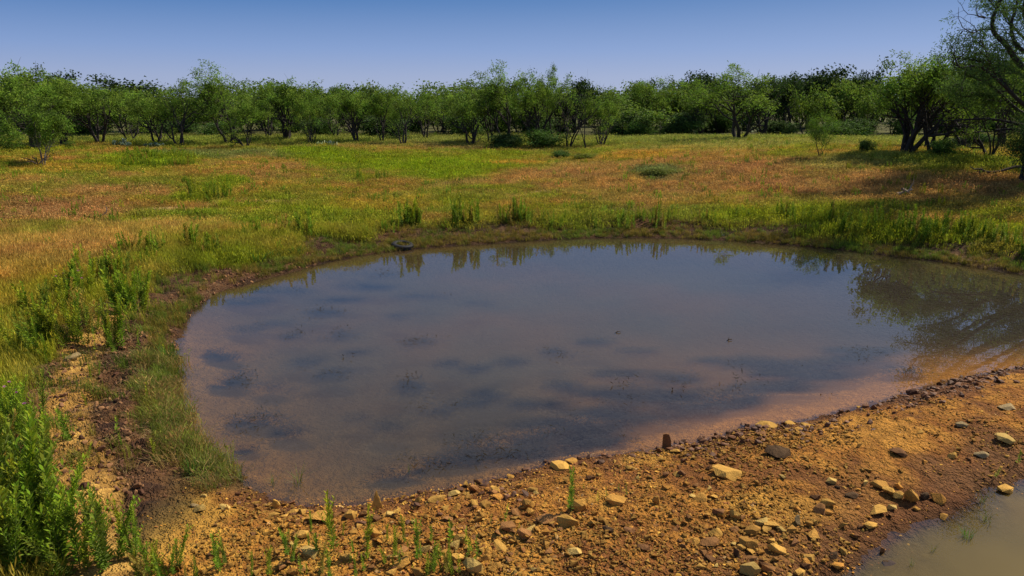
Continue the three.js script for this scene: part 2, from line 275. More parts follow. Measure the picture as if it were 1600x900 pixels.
// ---------------------------------------------------------------- ground sheet
{
  const axis = (stops) => { const a = []; let x = stops[0][0]; for (let k = 0; k < stops.length - 1; k++) { const [x0, s0] = stops[k], [x1, s1] = stops[k + 1]; x = x0; while (x < x1 - 1e-6) { a.push(x); x += lerp(s0, s1, clamp((x - x0) / (x1 - x0))); } } a.push(stops.at(-1)[0]); return a.filter((v, i) => !i || v - a[i - 1] > 1e-3); };
  const xs = axis([[-1500, 220], [-120, 14], [-30, .8], [-9, .06], [9, .06], [30, .6], [120, 12], [1500, 200]]);
  const zs = axis([[-1500, 200], [-150, 14], [-50, .7], [-25, .18], [-13, .055], [-5, .05], [0, .5], [60, 20], [300, 90]]);
  const nx = xs.length, nz = zs.length, p = new Float32Array(nx * nz * 3), c = new Float32Array(nx * nz * 3), uv = new Float32Array(nx * nz * 2), idx = [];
  for (let j = 0; j < nz; j++) for (let i = 0; i < nx; i++) {
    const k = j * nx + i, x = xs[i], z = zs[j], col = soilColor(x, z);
    p.set([x, height(x, z), z], k * 3); c.set(col, k * 3); uv.set([x / 1.7, z / 1.7], k * 2);
    if (i && j) idx.push(k - nx - 1, k - 1, k - nx, k - nx, k - 1, k);
  }
  const g = new THREE.BufferGeometry();
  g.setAttribute('position', new THREE.BufferAttribute(p, 3)); g.setAttribute('color', new THREE.BufferAttribute(c, 3)); g.setAttribute('uv', new THREE.BufferAttribute(uv, 2));
  g.setIndex(idx); g.computeVertexNormals();
  const m = mesh('ground', g, M.ground); m.userData.kind = 'structure'; m.userData.label = 'rolling ranch ground of ochre gravel, mud and grassy soil';
  console.log('ground', nx, nz);
}

// ---------------------------------------------------------------- water
function waterSheet(name, poly, sd, label, siltLayers, step) {
  const shape = new THREE.Shape();
  let cx = 0, cz = 0; for (const [x, z] of poly) { cx += x / poly.length; cz += z / poly.length; }
  poly.forEach(([x, z], i) => { const [ax, az] = poly[(i + poly.length - 1) % poly.length], [bx, bz] = poly[(i + 1) % poly.length]; let nx = bz - az, nz = ax - bx; const l = Math.hypot(nx, nz); nx /= l; nz /= l; if (nx * (x - cx) + nz * (z - cz) < 0) { nx = -nx; nz = -nz; } const X = x + nx * .45, Z = z + nz * .45; i ? shape.lineTo(X, -Z) : shape.moveTo(X, -Z); });
  const g = new THREE.ShapeGeometry(shape); g.rotateX(-Math.PI / 2);
  const pos = g.attributes.position, uv = g.attributes.uv; for (let k = 0; k < pos.count; k++) uv.setXY(k, pos.getX(k) / 2.4, pos.getZ(k) / 1.5);
  const w = mesh(name, g, M.water); w.userData.kind = 'structure'; w.userData.label = label;
  const xs = poly.map((q) => q[0]), zs = poly.map((q) => q[1]), x0 = Math.min(...xs), x1 = Math.max(...xs), z0 = Math.min(...zs), z1 = Math.max(...zs), nx = Math.ceil((x1 - x0) / step), nz = Math.ceil((z1 - z0) / step);
  for (const { y, alpha, k, color, color2, shallow } of siltLayers) {
    const p = [], c = [], idx = [];
    for (let j = 0; j <= nz; j++) for (let i = 0; i <= nx; i++) {
      const x = x0 + (x1 - x0) * i / nx, z = z0 + (z1 - z0) * j / nz, depth = Math.max(0, y - height(x, z) - .004), t = fbm(x * .35, z * .35, 4);
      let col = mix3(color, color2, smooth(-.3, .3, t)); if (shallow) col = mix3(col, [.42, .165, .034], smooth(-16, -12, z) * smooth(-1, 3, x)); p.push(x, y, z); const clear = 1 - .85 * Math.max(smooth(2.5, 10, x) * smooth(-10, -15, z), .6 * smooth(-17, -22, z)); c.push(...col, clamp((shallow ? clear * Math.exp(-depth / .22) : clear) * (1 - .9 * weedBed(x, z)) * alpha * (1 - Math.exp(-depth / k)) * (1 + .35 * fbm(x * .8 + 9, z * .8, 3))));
      if (i && j && sd(x, z) < .45) { const q = j * (nx + 1) + i; idx.push(q - nx - 2, q - 1, q - nx - 1, q - nx - 1, q - 1, q); }
    }
    const s = new THREE.BufferGeometry(); s.setAttribute('position', new THREE.Float32BufferAttribute(p, 3)); s.setAttribute('color', new THREE.Float32BufferAttribute(c, 4)); s.setIndex(idx); s.computeVertexNormals();
    const m = mesh('suspended_silt', s, M.silt, w); m.userData.kind = 'stuff';
  }
}
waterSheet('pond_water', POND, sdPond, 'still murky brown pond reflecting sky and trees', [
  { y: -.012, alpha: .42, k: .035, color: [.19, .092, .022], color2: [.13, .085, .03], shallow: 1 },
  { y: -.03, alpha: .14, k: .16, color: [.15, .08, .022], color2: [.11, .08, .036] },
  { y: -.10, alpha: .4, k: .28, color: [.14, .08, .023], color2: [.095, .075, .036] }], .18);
waterSheet('puddle_water', PUDDLE, sdPuddle, 'small olive brown puddle in the lower right corner', [{ y: -.015, alpha: .9, k: .05, color: [.18, .112, .018], color2: [.145, .098, .017] }], .08);

{ // dark weed beds under the surface
  const r = rng(77), mb = new MB();
  for (let k = 0; k < 34; k++) { const a = r() * 6.28, d = new THREE.Vector3(Math.cos(a), gauss(r) * .15, Math.sin(a)).normalize(), s = new THREE.Vector3(-d.z, 0, d.x); mb.leaf(new THREE.Vector3(gauss(r) * .09, gauss(r) * .02, gauss(r) * .07), d, s, .03 + r() * .06, .003 + r() * .004); }
  const mats = [], m4 = new THREE.Matrix4(), qt = new THREE.Quaternion(), eu = new THREE.Euler();
  for (const [px, py, rx, ry] of BEDS) {
    const c = onPlane(px, py), k = c.distanceTo(camera.position) / FPX, RX = rx * k, RZ = Math.abs(onPlane(px, py - ry).z - onPlane(px, py + ry).z) / 2, n = clamp(25 + RX * RZ * 130, 25, 450);
    const top = r() < .35 ? -.012 : -.04 - r() * .08;
    for (let i = 0; i < n; i++) {
      const x = c.x + gauss(r) * RX * .62, z = c.z + gauss(r) * RZ * .62, h = height(x, z); if (h > -.13) continue;
      if (fbm(x * 2.2, z * 3.1, 3) + .25 < r() * .4) continue;
      eu.set(gauss(r) * .15, r() * 6.28, gauss(r) * .15); qt.setFromEuler(eu);
      mats.push(new THREE.Matrix4().compose(new THREE.Vector3(x, Math.max(h + .01, Math.min(-.012, top - Math.abs(gauss(r)) * .12)), z), qt, new THREE.Vector3(1, 1, 1).multiplyScalar(.8 + r() * .9)));
    }
  }
  const im = new THREE.InstancedMesh(mb.geo(), M.waterweed, mats.length); mats.forEach((m, i) => im.setMatrixAt(i, m)); im.name = 'submerged_waterweed'; im.castShadow = im.receiveShadow = true; im.userData = { kind: 'stuff', label: 'dark beds of waterweed lying under the pond surface' }; scene.add(im);
  console.log('waterweed', mats.length);
}

// ---------------------------------------------------------------- stones
function stoneGeo(seed, flat, n0 = 13, e = 2.6) {
  const r = rng(seed), pts = [], n = n0 + Math.floor(r() * n0 / 2);
  for (let k = 0; k < n; k++) { const d = rdir(r); const f = 1 / Math.pow(Math.abs(d.x) ** e + Math.abs(d.y) ** e + Math.abs(d.z) ** e, 1 / e); pts.push(new THREE.Vector3(d.x * f * (.86 + r() * .24), d.y * f * (.86 + r() * .2) * (flat ? .9 : 1), d.z * f * (.8 + r() * .3)).multiplyScalar(.5)); }
  const g = new ConvexGeometry(pts); g.computeBoundingBox(); const b = g.boundingBox, s = new THREE.Vector3(); b.getSize(s);
  g.translate(-(b.min.x + b.max.x) / 2, -b.min.y, -(b.min.z + b.max.z) / 2); g.scale(1 / s.x, 1 / s.y, 1 / s.z);
  const p = g.attributes.position, uv = [], col = []; const gr = rng(seed + 5), tone = .88 + .2 * gr();
  for (let k = 0; k < p.count; k++) { uv.push(p.getX(k) * .6 + p.getY(k) * .4 + seed * .13, p.getZ(k) * .6 + p.getY(k) * .5); col.push(tone, tone, tone); }
  g.setAttribute('uv', new THREE.Float32BufferAttribute(uv, 2)); return g;
}
const STONES = Array.from({ length: 14 }, (_, k) => stoneGeo(300 + k * 17, k % 2));
const CHIPS = Array.from({ length: 6 }, (_, k) => stoneGeo(700 + k * 13, k % 2, 8, 5));
const TONES = { ochre: [.50, .25, .05], yellow: [.62, .335, .07], pale: [.56, .36, .10], rosy: [.37, .17, .055], brown: [.22, .10, .038], dark: [.10, .056, .026], grey: [.33, .23, .105], orange: [.54, .245, .045], clod: [.10, .04, .02], white: [1, 1, 1] };
const toneMat = {}; for (const [k, c] of Object.entries(TONES)) toneMat[k] = [0, 1, 2].map((i) => std({ color: lin(...c.map((v) => v * (.82 + .18 * i))), map: stoneTex, bumpMap: stoneTex, bumpScale: .02, roughness: k === 'clod' ? .8 : .95 }));
const rs = rng(5);
function stone(px, py, w, h, tone, label, group, opt = {}) {
  const p = opt.water ? onPlane(px, py, opt.water) : onGround(px, py), k = p.distanceTo(camera.position) / FPX, W = w * k * .98, dep = Math.atan2(EYE - p.y, -p.z);
  const D = W * (opt.deep ?? (.55 + rs() * .3)); // a top seen from above covers D*sin(dep) of the height in the picture
  let Ht = Math.max(.27 * W, (h * k - D * Math.sin(dep) * .75) / Math.cos(dep)); Ht = Math.min(Ht, W * 2.2);
  const m = mesh('stone', (group ? CHIPS[Math.floor(rs() * 6)] : STONES[opt.shape ?? Math.floor(rs() * STONES.length)]), toneMat[tone][Math.floor(rs() * 3)]);
  m.position.copy(p).add(new THREE.Vector3(0, -.14 * Ht + (opt.up ?? 0), 0)); m.scale.set(W, Ht * 1.12, D); m.rotation.set(opt.rx ?? .14 + gauss(rs) * .1, opt.ry ?? gauss(rs) * .5, opt.rz ?? gauss(rs) * .12);
  tag(m, label, 'stone', group); return m;
}
{ // the two upright ones have shapes of their own
  const pyramid = new ConvexGeometry([[-.5, 0, .3], [.5, 0, .25], [.42, 0, -.35], [-.4, 0, -.3], [.04, 1, 0], [-.06, .94, .05], [.35, .25, .22], [-.42, .2, .22], [.3, .4, -.2]].map((a) => new THREE.Vector3(...a)));
  const slab = new ConvexGeometry([[-.5, 0, .3], [.5, 0, .3], [.48, 0, -.3], [-.48, 0, -.3], [-.46, .95, .2], [-.1, 1, .22], [.22, .97, .2], [.5, .6, .25], [-.42, .96, -.22], [.2, .98, -.24], [.46, .6, -.26]].map((a) => new THREE.Vector3(...a)));
  for (const [g, px, py, w, h, tone, label] of [[pyramid, 589, 795, 21, 27, 'yellow', 'pale yellow pyramid-shaped stone standing upright at the near waterline'], [slab, 1041, 701, 13, 22, 'brown', 'dark upright slab standing in the shallow water off the gravel bank']]) {
    for (const a of [g]) { const p = a.attributes.position, uv = []; for (let k = 0; k < p.count; k++) uv.push(p.getX(k) + .3 * p.getZ(k), p.getY(k)); a.setAttribute('uv', new THREE.Float32BufferAttribute(uv, 2)); }
    const p = onGround(px, py), k = p.distanceTo(camera.position) / FPX, m = mesh('stone', g, toneMat[tone][2]); m.position.copy(p).add(new THREE.Vector3(0, -.03, 0)); m.scale.set(w * k, h * k * 1.12 + .03, w * k * .6); m.rotation.y = tone === 'yellow' ? .35 : -.1; tag(m, label, 'stone');
  }
}
const S = [
  [875, 731, 32, 14, 'yellow', 'large light flat slab tilted on the dark mud at the near waterline', { rz: -.12, rx: .15, shape: 3 }], [893, 722, 20, 9, 'ochre', 'small blocky stone just behind the large tilted waterline slab'],
  [883, 822, 32, 23, 'yellow', 'big angular light stone with black shadow on its left, centre of the bank', { rz: -.2 }], [904, 797, 31, 25, 'ochre', 'tallest brown boulder behind the thin leafy stalk in mid bank', { shape: 4 }], [851, 814, 33, 16, 'rosy', 'wide brown flat-topped stone directly left of the big angular one'],
  [826, 792, 21, 17, 'ochre', 'squarish stone with a smaller one touching below it, mid bank'], [827, 804, 14, 12, 'ochre', 'smaller stone tucked under the squarish mid bank stone'], [793, 826, 25, 15, 'rosy', 'dull brown rounded stone right of the leafy sprout'], [818, 840, 24, 18, 'rosy', 'round lumpy brown stone among mid bank seedlings'], [800, 846, 15, 8, 'ochre', 'small flat oval stone below the round lumpy one'],
  [781, 858, 28, 13, 'yellow', 'long light slab leaning on the bank left of centre', { rz: -.15 }], [896, 866, 23, 16, 'pale', 'single pale rounded stone alone on dark soil below the big angular stone'], [717, 848, 21, 18, 'yellow', 'yellow round stone beside the broadleaf sprout'], [737, 893, 32, 24, 'pale', 'broad pale flat stone at the bottom edge beside the dark bush', { rx: .2 }], [714, 873, 25, 12, 'yellow', 'crumbly yellow slab between the sprouts near the bottom'],
  [709, 774, 20, 12, 'pale', 'pale square stone on the waterline left of a red one'], [738, 768, 16, 14, 'rosy', 'rounded red-brown stone on the near waterline'], [772, 768, 19, 13, 'yellow', 'light stone leaning right on the waterline', { rz: -.35 }], [777, 777, 17, 8, 'orange', 'small orange stone under the leaning waterline stone'], [760, 789, 21, 8, 'ochre', 'thin flat stone lying below the leaning waterline stone'], [798, 747, 15, 7, 'ochre', 'small stone at the tip of the mud where the shore turns'], [832, 767, 17, 9, 'yellow', 'light flat stone with a smaller pebble in front'], [837, 771, 12, 6, 'pale', 'pale oval pebble in front of a light flat stone'],
  [683, 783, 29, 9, 'yellow', 'long thin plank-like slab on the near waterline', { rx: 0, rz: 0, ry: .1 }], [545, 809, 21, 16, 'yellow', 'blocky yellow stone left of the pyramid stone'], [572, 806, 15, 12, 'rosy', 'tilted red slab leaning at the foot of the pyramid stone', { rz: .6 }], [498, 812, 40, 15, 'ochre', 'wide low slab behind the tallest bank stalk'], [511, 798, 14, 9, 'orange', 'orange stone above the wide low slab'], [470, 838, 25, 11, 'yellow', 'yellow slab at the left end of the stony bank'], [481, 866, 37, 17, 'pale', 'large pale slab with deep black shadow under its left side', { rx: .2 }], [541, 875, 21, 14, 'yellow', 'yellow squat stone between two stalks near the bottom'], [628, 884, 36, 17, 'ochre', 'broad cracked slab above the bottom edge of the photo'], [651, 899, 20, 15, 'ochre', 'blocky ochre stone cut by the bottom edge right of the cracked slab', {}], [628, 862, 22, 12, 'rosy', 'brown stone behind the pair of leafy sprouts'],
  [962, 786, 31, 17, 'ochre', 'flat-topped brown block with dark underside among four seedlings', { shape: 5 }], [1025, 787, 12, 15, 'ochre', 'small upright wedge on the bank right of the seedlings'], [1096, 781, 22, 12, 'ochre', 'rectangular block with dark front face, mid right bank', { shape: 7 }], [1115, 778, 13, 7, 'yellow', 'pale oval stone touching the rectangular block'], [1147, 809, 21, 15, 'yellow', 'yellow cube-like stone on the right bank'], [1136, 742, 48, 11, 'yellow', 'longest pale slab sunk diagonally in the upper bank', { rz: -.16, ry: -.3 }], [950, 831, 20, 13, 'dark', 'black triangular stone on orange soil'], [983, 829, 20, 9, 'brown', 'dark leaning slab right of the black triangular stone', { rz: -.3 }], [1005, 860, 20, 12, 'brown', 'dark-fronted stone low on the orange bank'], [1115, 832, 10, 9, 'dark', 'small black round stone by the pinkish flat slab'], [1110, 851, 31, 12, 'rosy', 'pinkish flat slab lying flush with the soil'], [1086, 848, 17, 10, 'ochre', 'small domed stone left of the pinkish slab'], [1055, 706, 17, 7, 'yellow', 'yellow stone right at the foot of the upright dark slab'], [984, 733, 17, 8, 'yellow', 'low yellow stone on the bank left of the upright slab'], [1057, 743, 14, 9, 'yellow', 'light chip on the bank below the upright slab'], [1040, 743, 14, 9, 'brown', 'brown tilted chip next to a light chip'],
  [1197, 667, 31, 12, 'yellow', 'yellow flat slab topping the stone heap at the shore', { rx: .05, rz: .04 }], [1235, 664, 19, 9, 'yellow', 'narrow tilted slab in the middle of the shore stones', { rz: -.3 }], [1258, 666, 21, 8, 'yellow', 'rightmost smooth slab of the shore stones', { rz: -.15 }], [1250, 673, 17, 7, 'ochre', 'brown stone in front of the shore slabs'], [1190, 679, 18, 8, 'brown', 'dark wet stone under the yellow topping slab'], [1216, 712, 37, 16, 'dark', 'large wedge with a black shaded face on smooth sand', { rz: .12 }], [1221, 747, 12, 7, 'pale', 'lone pale chip on the smooth sand'],
  [1293, 788, 19, 11, 'yellow', 'yellow stone topping the small trio above the puddle'], [1280, 799, 22, 14, 'rosy', 'domed rosy stone at the left of the trio above the puddle'], [1294, 803, 17, 10, 'orange', 'flat orange stone at the right of the trio above the puddle'], [1331, 776, 20, 9, 'dark', 'long dark slab uphill of the puddle'], [1308, 763, 10, 6, 'dark', 'small dark clod uphill of the puddle'], [1204, 823, 27, 13, 'yellow', 'upper of two parallel leaning yellow slabs', { rz: -.3 }], [1198, 829, 19, 9, 'yellow', 'lower of two parallel leaning yellow slabs', { rz: -.25 }], [1177, 832, 25, 16, 'ochre', 'brown wedge left of the two parallel slabs'], [1168, 850, 30, 17, 'ochre', 'rough brown slab below the wedge'], [1158, 857, 15, 10, 'yellow', 'small bright yellow stone beside the rough brown slab'], [1212, 860, 28, 17, 'yellow', 'bright triangular yellow slab alone on dark soil', { rz: -.15, shape: 9 }], [1170, 897, 33, 24, 'pale', 'largest mottled slab at the lower right of the bank', { rz: -.2 }], [1174, 875, 18, 9, 'rosy', 'oval stone just above the largest mottled slab'], [1151, 870, 10, 14, 'dark', 'dark egg-shaped stone left of the mottled slab'], [1263, 873, 19, 13, 'yellow', 'yellow stone over a reddish one near the puddle edge'], [1258, 882, 16, 12, 'orange', 'reddish stone under a yellow one near the puddle edge'], [1249, 899, 18, 12, 'yellow', 'yellow stone cut by the bottom edge near the puddle'], [1303, 870, 14, 9, 'dark', 'black stone on the wet puddle rim'], [1317, 864, 12, 9, 'yellow', 'small yellow stone on the wet puddle rim'], [1309, 886, 23, 11, 'orange', 'orange slab lying half in the puddle', { rz: -.15 }], [1358, 823, 30, 11, 'yellow', 'long narrow yellow slab above the puddle rim', { rz: -.38, deep: .4 }], [1371, 801, 28, 14, 'yellow', 'wide bright yellow slab above the long narrow one', { rz: .2 }], [1246, 817, 15, 14, 'grey', 'whitish grey crumbly stone on brown soil'], [1263, 821, 12, 10, 'ochre', 'left of two stones beside the whitish crumbly stone'], [1271, 819, 11, 9, 'yellow', 'right of two stones beside the whitish crumbly stone'],
  [1372, 757, 27, 9, 'ochre', 'low flat brown slab uphill of the slab row'], [1386, 769, 19, 13, 'yellow', 'leftmost leaning slab of the slab row above the puddle', { rz: -.4 }], [1403, 778, 15, 12, 'yellow', 'small second slab of the slab row above the puddle'], [1420, 778, 21, 20, 'ochre', 'tallest slab of the slab row above the puddle', { rz: -.15 }], [1443, 778, 13, 11, 'dark', 'dark stone between two slabs of the slab row'], [1461, 781, 22, 16, 'orange', 'rightmost orange slab of the slab row', { rz: -.4 }],
  [1570, 768, 21, 12, 'yellow', 'yellow-topped stone at the far puddle edge with dark side', { shape: 5 }], [1474, 809, 13, 8, 'ochre', 'small stone standing in the puddle near its rim'], [1377, 862, 10, 11, 'brown', 'tiny dark peak of stone in the puddle'], [1388, 886, 28, 13, 'dark', 'dark wet lump breaking the puddle surface'], [1570, 688, 27, 13, 'pale', 'pale lozenge slab on brown soil at the right edge', { rz: -.25 }], [1573, 639, 27, 9, 'grey', 'grey flat stone on the sand at the right edge'], [1404, 709, 23, 11, 'brown', 'brown domed stone on the yellow sand'], [1489, 716, 14, 10, 'yellow', 'small yellow stone with dark side, right bank'], [1423, 616, 17, 11, 'clod', 'dark wet clod lying in the shallow pond edge'], [1503, 666, 19, 9, 'grey', 'grey broken stone among right bank clods'], [1534, 713, 18, 9, 'grey', 'grey splintered stone on brown right bank soil'],
  [312, 798, 17, 11, 'pale', 'pale knobbly stone in the mud left of the pond corner'], [303, 791, 12, 6, 'grey', 'small grey stone touching the pale knobbly one'], [351, 794, 17, 8, 'pale', 'half pale half dark stone in the mud, pond corner'], [430, 792, 13, 15, 'yellow', 'small pale triangular stone at the pond corner'], [448, 782, 13, 7, 'dark', 'dark flat stone in the water at the pond corner'], [428, 807, 15, 9, 'yellow', 'yellow stone in front of the small triangular one'], [459, 801, 15, 7, 'yellow', 'flat yellow stone right of the small triangular one'], [435, 815, 13, 8, 'ochre', 'ochre stone lowest of the pond corner stones'], [338, 822, 12, 6, 'yellow', 'lone yellow stone on bare sandy soil'], [332, 868, 16, 9, 'brown', 'dark brown stone beside the small stalk on bare sand'], [438, 886, 21, 12, 'rosy', 'rosy stone near the bottom left of the stony bank'], [457, 896, 20, 11, 'orange', 'orange stone cut by the bottom edge'], [113, 560, 24, 7, 'grey', 'grey flat stone on the cattle path'], [318, 776, 9, 6, 'pale', 'tiny pale stone in dark mud'],
];
for (const [px, py, w, h, t, l, o] of S) stone(px, py, w, h, t, l, undefined, o ?? {});
{ // many alike, scattered over the bank
  const r = rng(21); let n = 0, tries = 0;
  const regions = [[430, 900, 790, 900, 110], [560, 960, 770, 860, 26], [1060, 1260, 780, 900, 45], [1240, 1440, 750, 850, 16], [900, 1160, 710, 790, 14], [270, 420, 810, 900, 5]];
  for (const [x0, x1, y0, y1, c] of regions) for (let k = 0; k < c && tries < 4000; tries++) {
    const px = lerp(x0, x1, r()), py = lerp(y0, y1, r()), p = onGround(px, py); if (Math.min(sdPond(p.x, p.z), sdPuddle(p.x, p.z)) < .12) continue;
    k++; n++; const w = 9 + 15 * r() * r(); stone(px, py, w, w * (.5 + .3 * r()), ['ochre', 'yellow', 'ochre', 'orange', 'rosy', 'pale', 'brown'][Math.floor(r() * 7)], 'small angular ochre stone lying loose among others on the gravel bank', 'small loose stones on the gravel bank');
  }
  const chips = []; for (let k = 0; k < 26000; k++) { const x = lerp(-3.2, 7, r()), z = lerp(-10.5, -5.3, r()), d = Math.min(sdPond(x, z), sdPuddle(x, z)); if (d < .05 || sdBank(x, z) > -.1) continue; const den = clamp(.1 + 1.5 * fbm(x * .8 + 3, z * .8, 3) + .5 * smooth(-8.5, -7, z) * smooth(3.5, .5, x)); if (r() > den) continue;
    const w = .03 + .075 * r() * r() * r(), g = .7 + .4 * r(), c = r() < .5 ? TONES.ochre : r() < .6 ? TONES.yellow : r() < .5 ? TONES.rosy : TONES.orange; chips.push({ p: new THREE.Vector3(x, height(x, z) - w * .12, z), s: [w, w * (.3 + .45 * r()), w * (.55 + .45 * r())], r: [.12 + gauss(r) * .2, r() * 6.28, gauss(r) * .15], c: c.map((v) => v * g) }); }
  for (let k = 0; k < 4200; k++) { const x = lerp(-3, 8, r()), z = lerp(-15, -5.3, r()), p = sdPond(x, z), q = sdPuddle(x, z); if (p < .02 || q < .03 || sdBank(x, z) > -.05) continue; const den = .5 * smooth(.9, .1, p) * smooth(6, 1, x) + .16 * smooth(4.5, 2, x) * smooth(-.1, .25, fbm(x * 1.1 + 8, z * 1.1, 3)) + .12 * smooth(1.5, .3, q); if (r() > den) continue;
    const w = .05 + .085 * r() * r(), g = .75 + .4 * r(), c = [TONES.ochre, TONES.yellow, TONES.yellow, TONES.rosy, TONES.orange, TONES.brown][Math.floor(r() * 6)]; chips.push({ p: new THREE.Vector3(x, height(x, z) - w * .1, z), s: [w, w * (.25 + .35 * r()), w * (.55 + .45 * r())], r: [.14 + gauss(r) * .18, r() * 6.28, gauss(r) * .18], c: c.map((v) => v * g) }); }
  const im = new THREE.InstancedMesh(CHIPS[0], toneMat.white[0], chips.length), m4 = new THREE.Matrix4(), q4 = new THREE.Quaternion(), e4 = new THREE.Euler(); chips.forEach((o, i) => { q4.setFromEuler(e4.set(...o.r)); im.setMatrixAt(i, m4.compose(o.p, q4, new THREE.Vector3(...o.s))); im.setColorAt(i, new THREE.Color().setRGB(...o.c)); });
  im.name = 'stone_chips'; im.castShadow = im.receiveShadow = true; im.userData = { kind: 'stuff', label: 'broken sandstone chips strewn among the stones of the gravel bank' }; scene.add(im);
  console.log('small stones', n, chips.length);
}

// ---------------------------------------------------------------- gravel and clods
function scatter(name, label, geo, mat, list) { // list of {p, s:[x,y,z], r:[x,y,z], c}
  const im = new THREE.InstancedMesh(geo, mat, list.length), q = new THREE.Quaternion(), e = new THREE.Euler(), m = new THREE.Matrix4(), col = new THREE.Color();
  list.forEach((o, i) => { e.set(...o.r); q.setFromEuler(e); im.setMatrixAt(i, m.compose(o.p, q, new THREE.Vector3(...o.s))); if (o.c) im.setColorAt(i, col.setRGB(...o.c)); });
  im.name = numbered(name); im.castShadow = im.receiveShadow = true; im.userData = { kind: 'stuff', label }; scene.add(im); return im;
}
{
  const r = rng(8), lists = [[], [], []], clods = [], mudclods = [];
  for (let k = 0; k < 320000; k++) {
    const x = lerp(-6, 11, r()), z = lerp(-14, -5.2, r()), b = sdBank(x, z), d = Math.min(sdPond(x, z), sdPuddle(x, z));
    if (b > .1 || d < -.25) continue;
    const coarse = clamp(.32 + .9 * fbm(x * .7 + 4, z * .7, 3) + .5 * smooth(3.2, -.5, x) * smooth(-10.5, -8, z) + .35 * smooth(-8, -7, z) * smooth(6, 2, x), .05, 1) * .62 * (.25 + .75 * smooth(-3.6, -2.2, x + .8 * fbm(x, z, 3))); if (r() > coarse) continue;
    const s = .004 + .030 * Math.pow(r(), 6) * (.4 + coarse), t = r(), g = .65 + .6 * r();
    const base = t < .42 ? [.45, .20, .036] : t < .62 ? [.54, .29, .05] : t < .95 ? [.26, .10, .03] : [.46, .27, .10];
    lists[k % 3].push({ p: new THREE.Vector3(x, height(x, z) - s * .15, z), s: [s * (1 + r()), s * (.5 + .5 * r()), s * (.8 + .6 * r())], r: [gauss(r) * .3, r() * 6.28, gauss(r) * .3], c: base.map((v) => v * g) });
  }
  lists.forEach((l, k) => scatter('gravel', ['fine ochre gravel strewn over the bank', 'coarser orange gravel strewn over the bank', 'mixed brown and yellow gravel chips on the bank'][k], CHIPS[k + 1], M.gravel, l));
  for (let k = 0; k < 90000; k++) { // clods of wet mud along the near shore and the right bank
    const x = lerp(-8, 15, r()), z = lerp(-22, -6, r()), p = sdPond(x, z), b = sdBank(x, z), n = fbm(x * 1.3, z * 1.3 + 7, 3);
    if (b < .1 && p > -.12 && p < .75 + n && r() < .1 + 1.5 * smooth(-2, 5, x) * smooth(.8, .1, p) * smooth(-.25, .1, n)) { const s = .012 + .07 * Math.pow(r(), 3.4); clods.push({ p: new THREE.Vector3(x, height(x, z) - s * .2, z), s: [s * (1 + r()), s * (.5 + .5 * r()), s * (.8 + r() * .5)], r: [gauss(r) * .3, r() * 6.28, gauss(r) * .3], c: mix3([.075, .03, .012], [.20, .078, .026], r()).map((v) => v) }); }
    else if (b > 0 && roughMud(x, z) > .3 && r() < .4) { const s = .018 + .05 * Math.pow(r(), 2); mudclods.push({ p: new THREE.Vector3(x, height(x, z) - s * .2, z), s: [s * (1 + r()), s * (.5 + .6 * r()), s * (.8 + r() * .5)], r: [gauss(r) * .4, r() * 6.28, gauss(r) * .4], c: mix3([.08, .035, .022], [.30, .15, .065], r() ** 1.3) }); }
  }
  scatter('mud_clods', 'dark wet clods of red mud along the near waterline', STONES[6], M.wetmud, clods);
  scatter('mud_clods', 'crumbled brown mud trampled by cattle left of the pond', STONES[2], M.gravel, mudclods);
  console.log('gravel', lists.map((l) => l.length), clods.length, mudclods.length);
}

// ---------------------------------------------------------------- grass
function tuftGeo(seed, n, R, h, w, lean, seedhead = 0) {
  const r = rng(seed), mb = new MB();
  for (let k = 0; k < n; k++) {
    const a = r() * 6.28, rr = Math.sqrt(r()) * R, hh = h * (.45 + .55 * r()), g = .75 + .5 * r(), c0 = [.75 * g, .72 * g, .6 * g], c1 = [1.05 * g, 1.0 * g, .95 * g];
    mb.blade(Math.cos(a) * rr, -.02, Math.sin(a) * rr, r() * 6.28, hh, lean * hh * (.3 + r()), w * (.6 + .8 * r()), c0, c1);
    if (r() < seedhead) { const p = new THREE.Vector3(Math.cos(a) * rr, hh * .8, Math.sin(a) * rr), d = new THREE.Vector3(gauss(r) * .3, 1, gauss(r) * .3).normalize(); mb.leaf(p, d, new THREE.Vector3(1, 0, 0), hh * .3, w * 2.2, [1.25 * g, 1.1 * g, 1.0 * g]); }
  }
  return mb.geo();
}
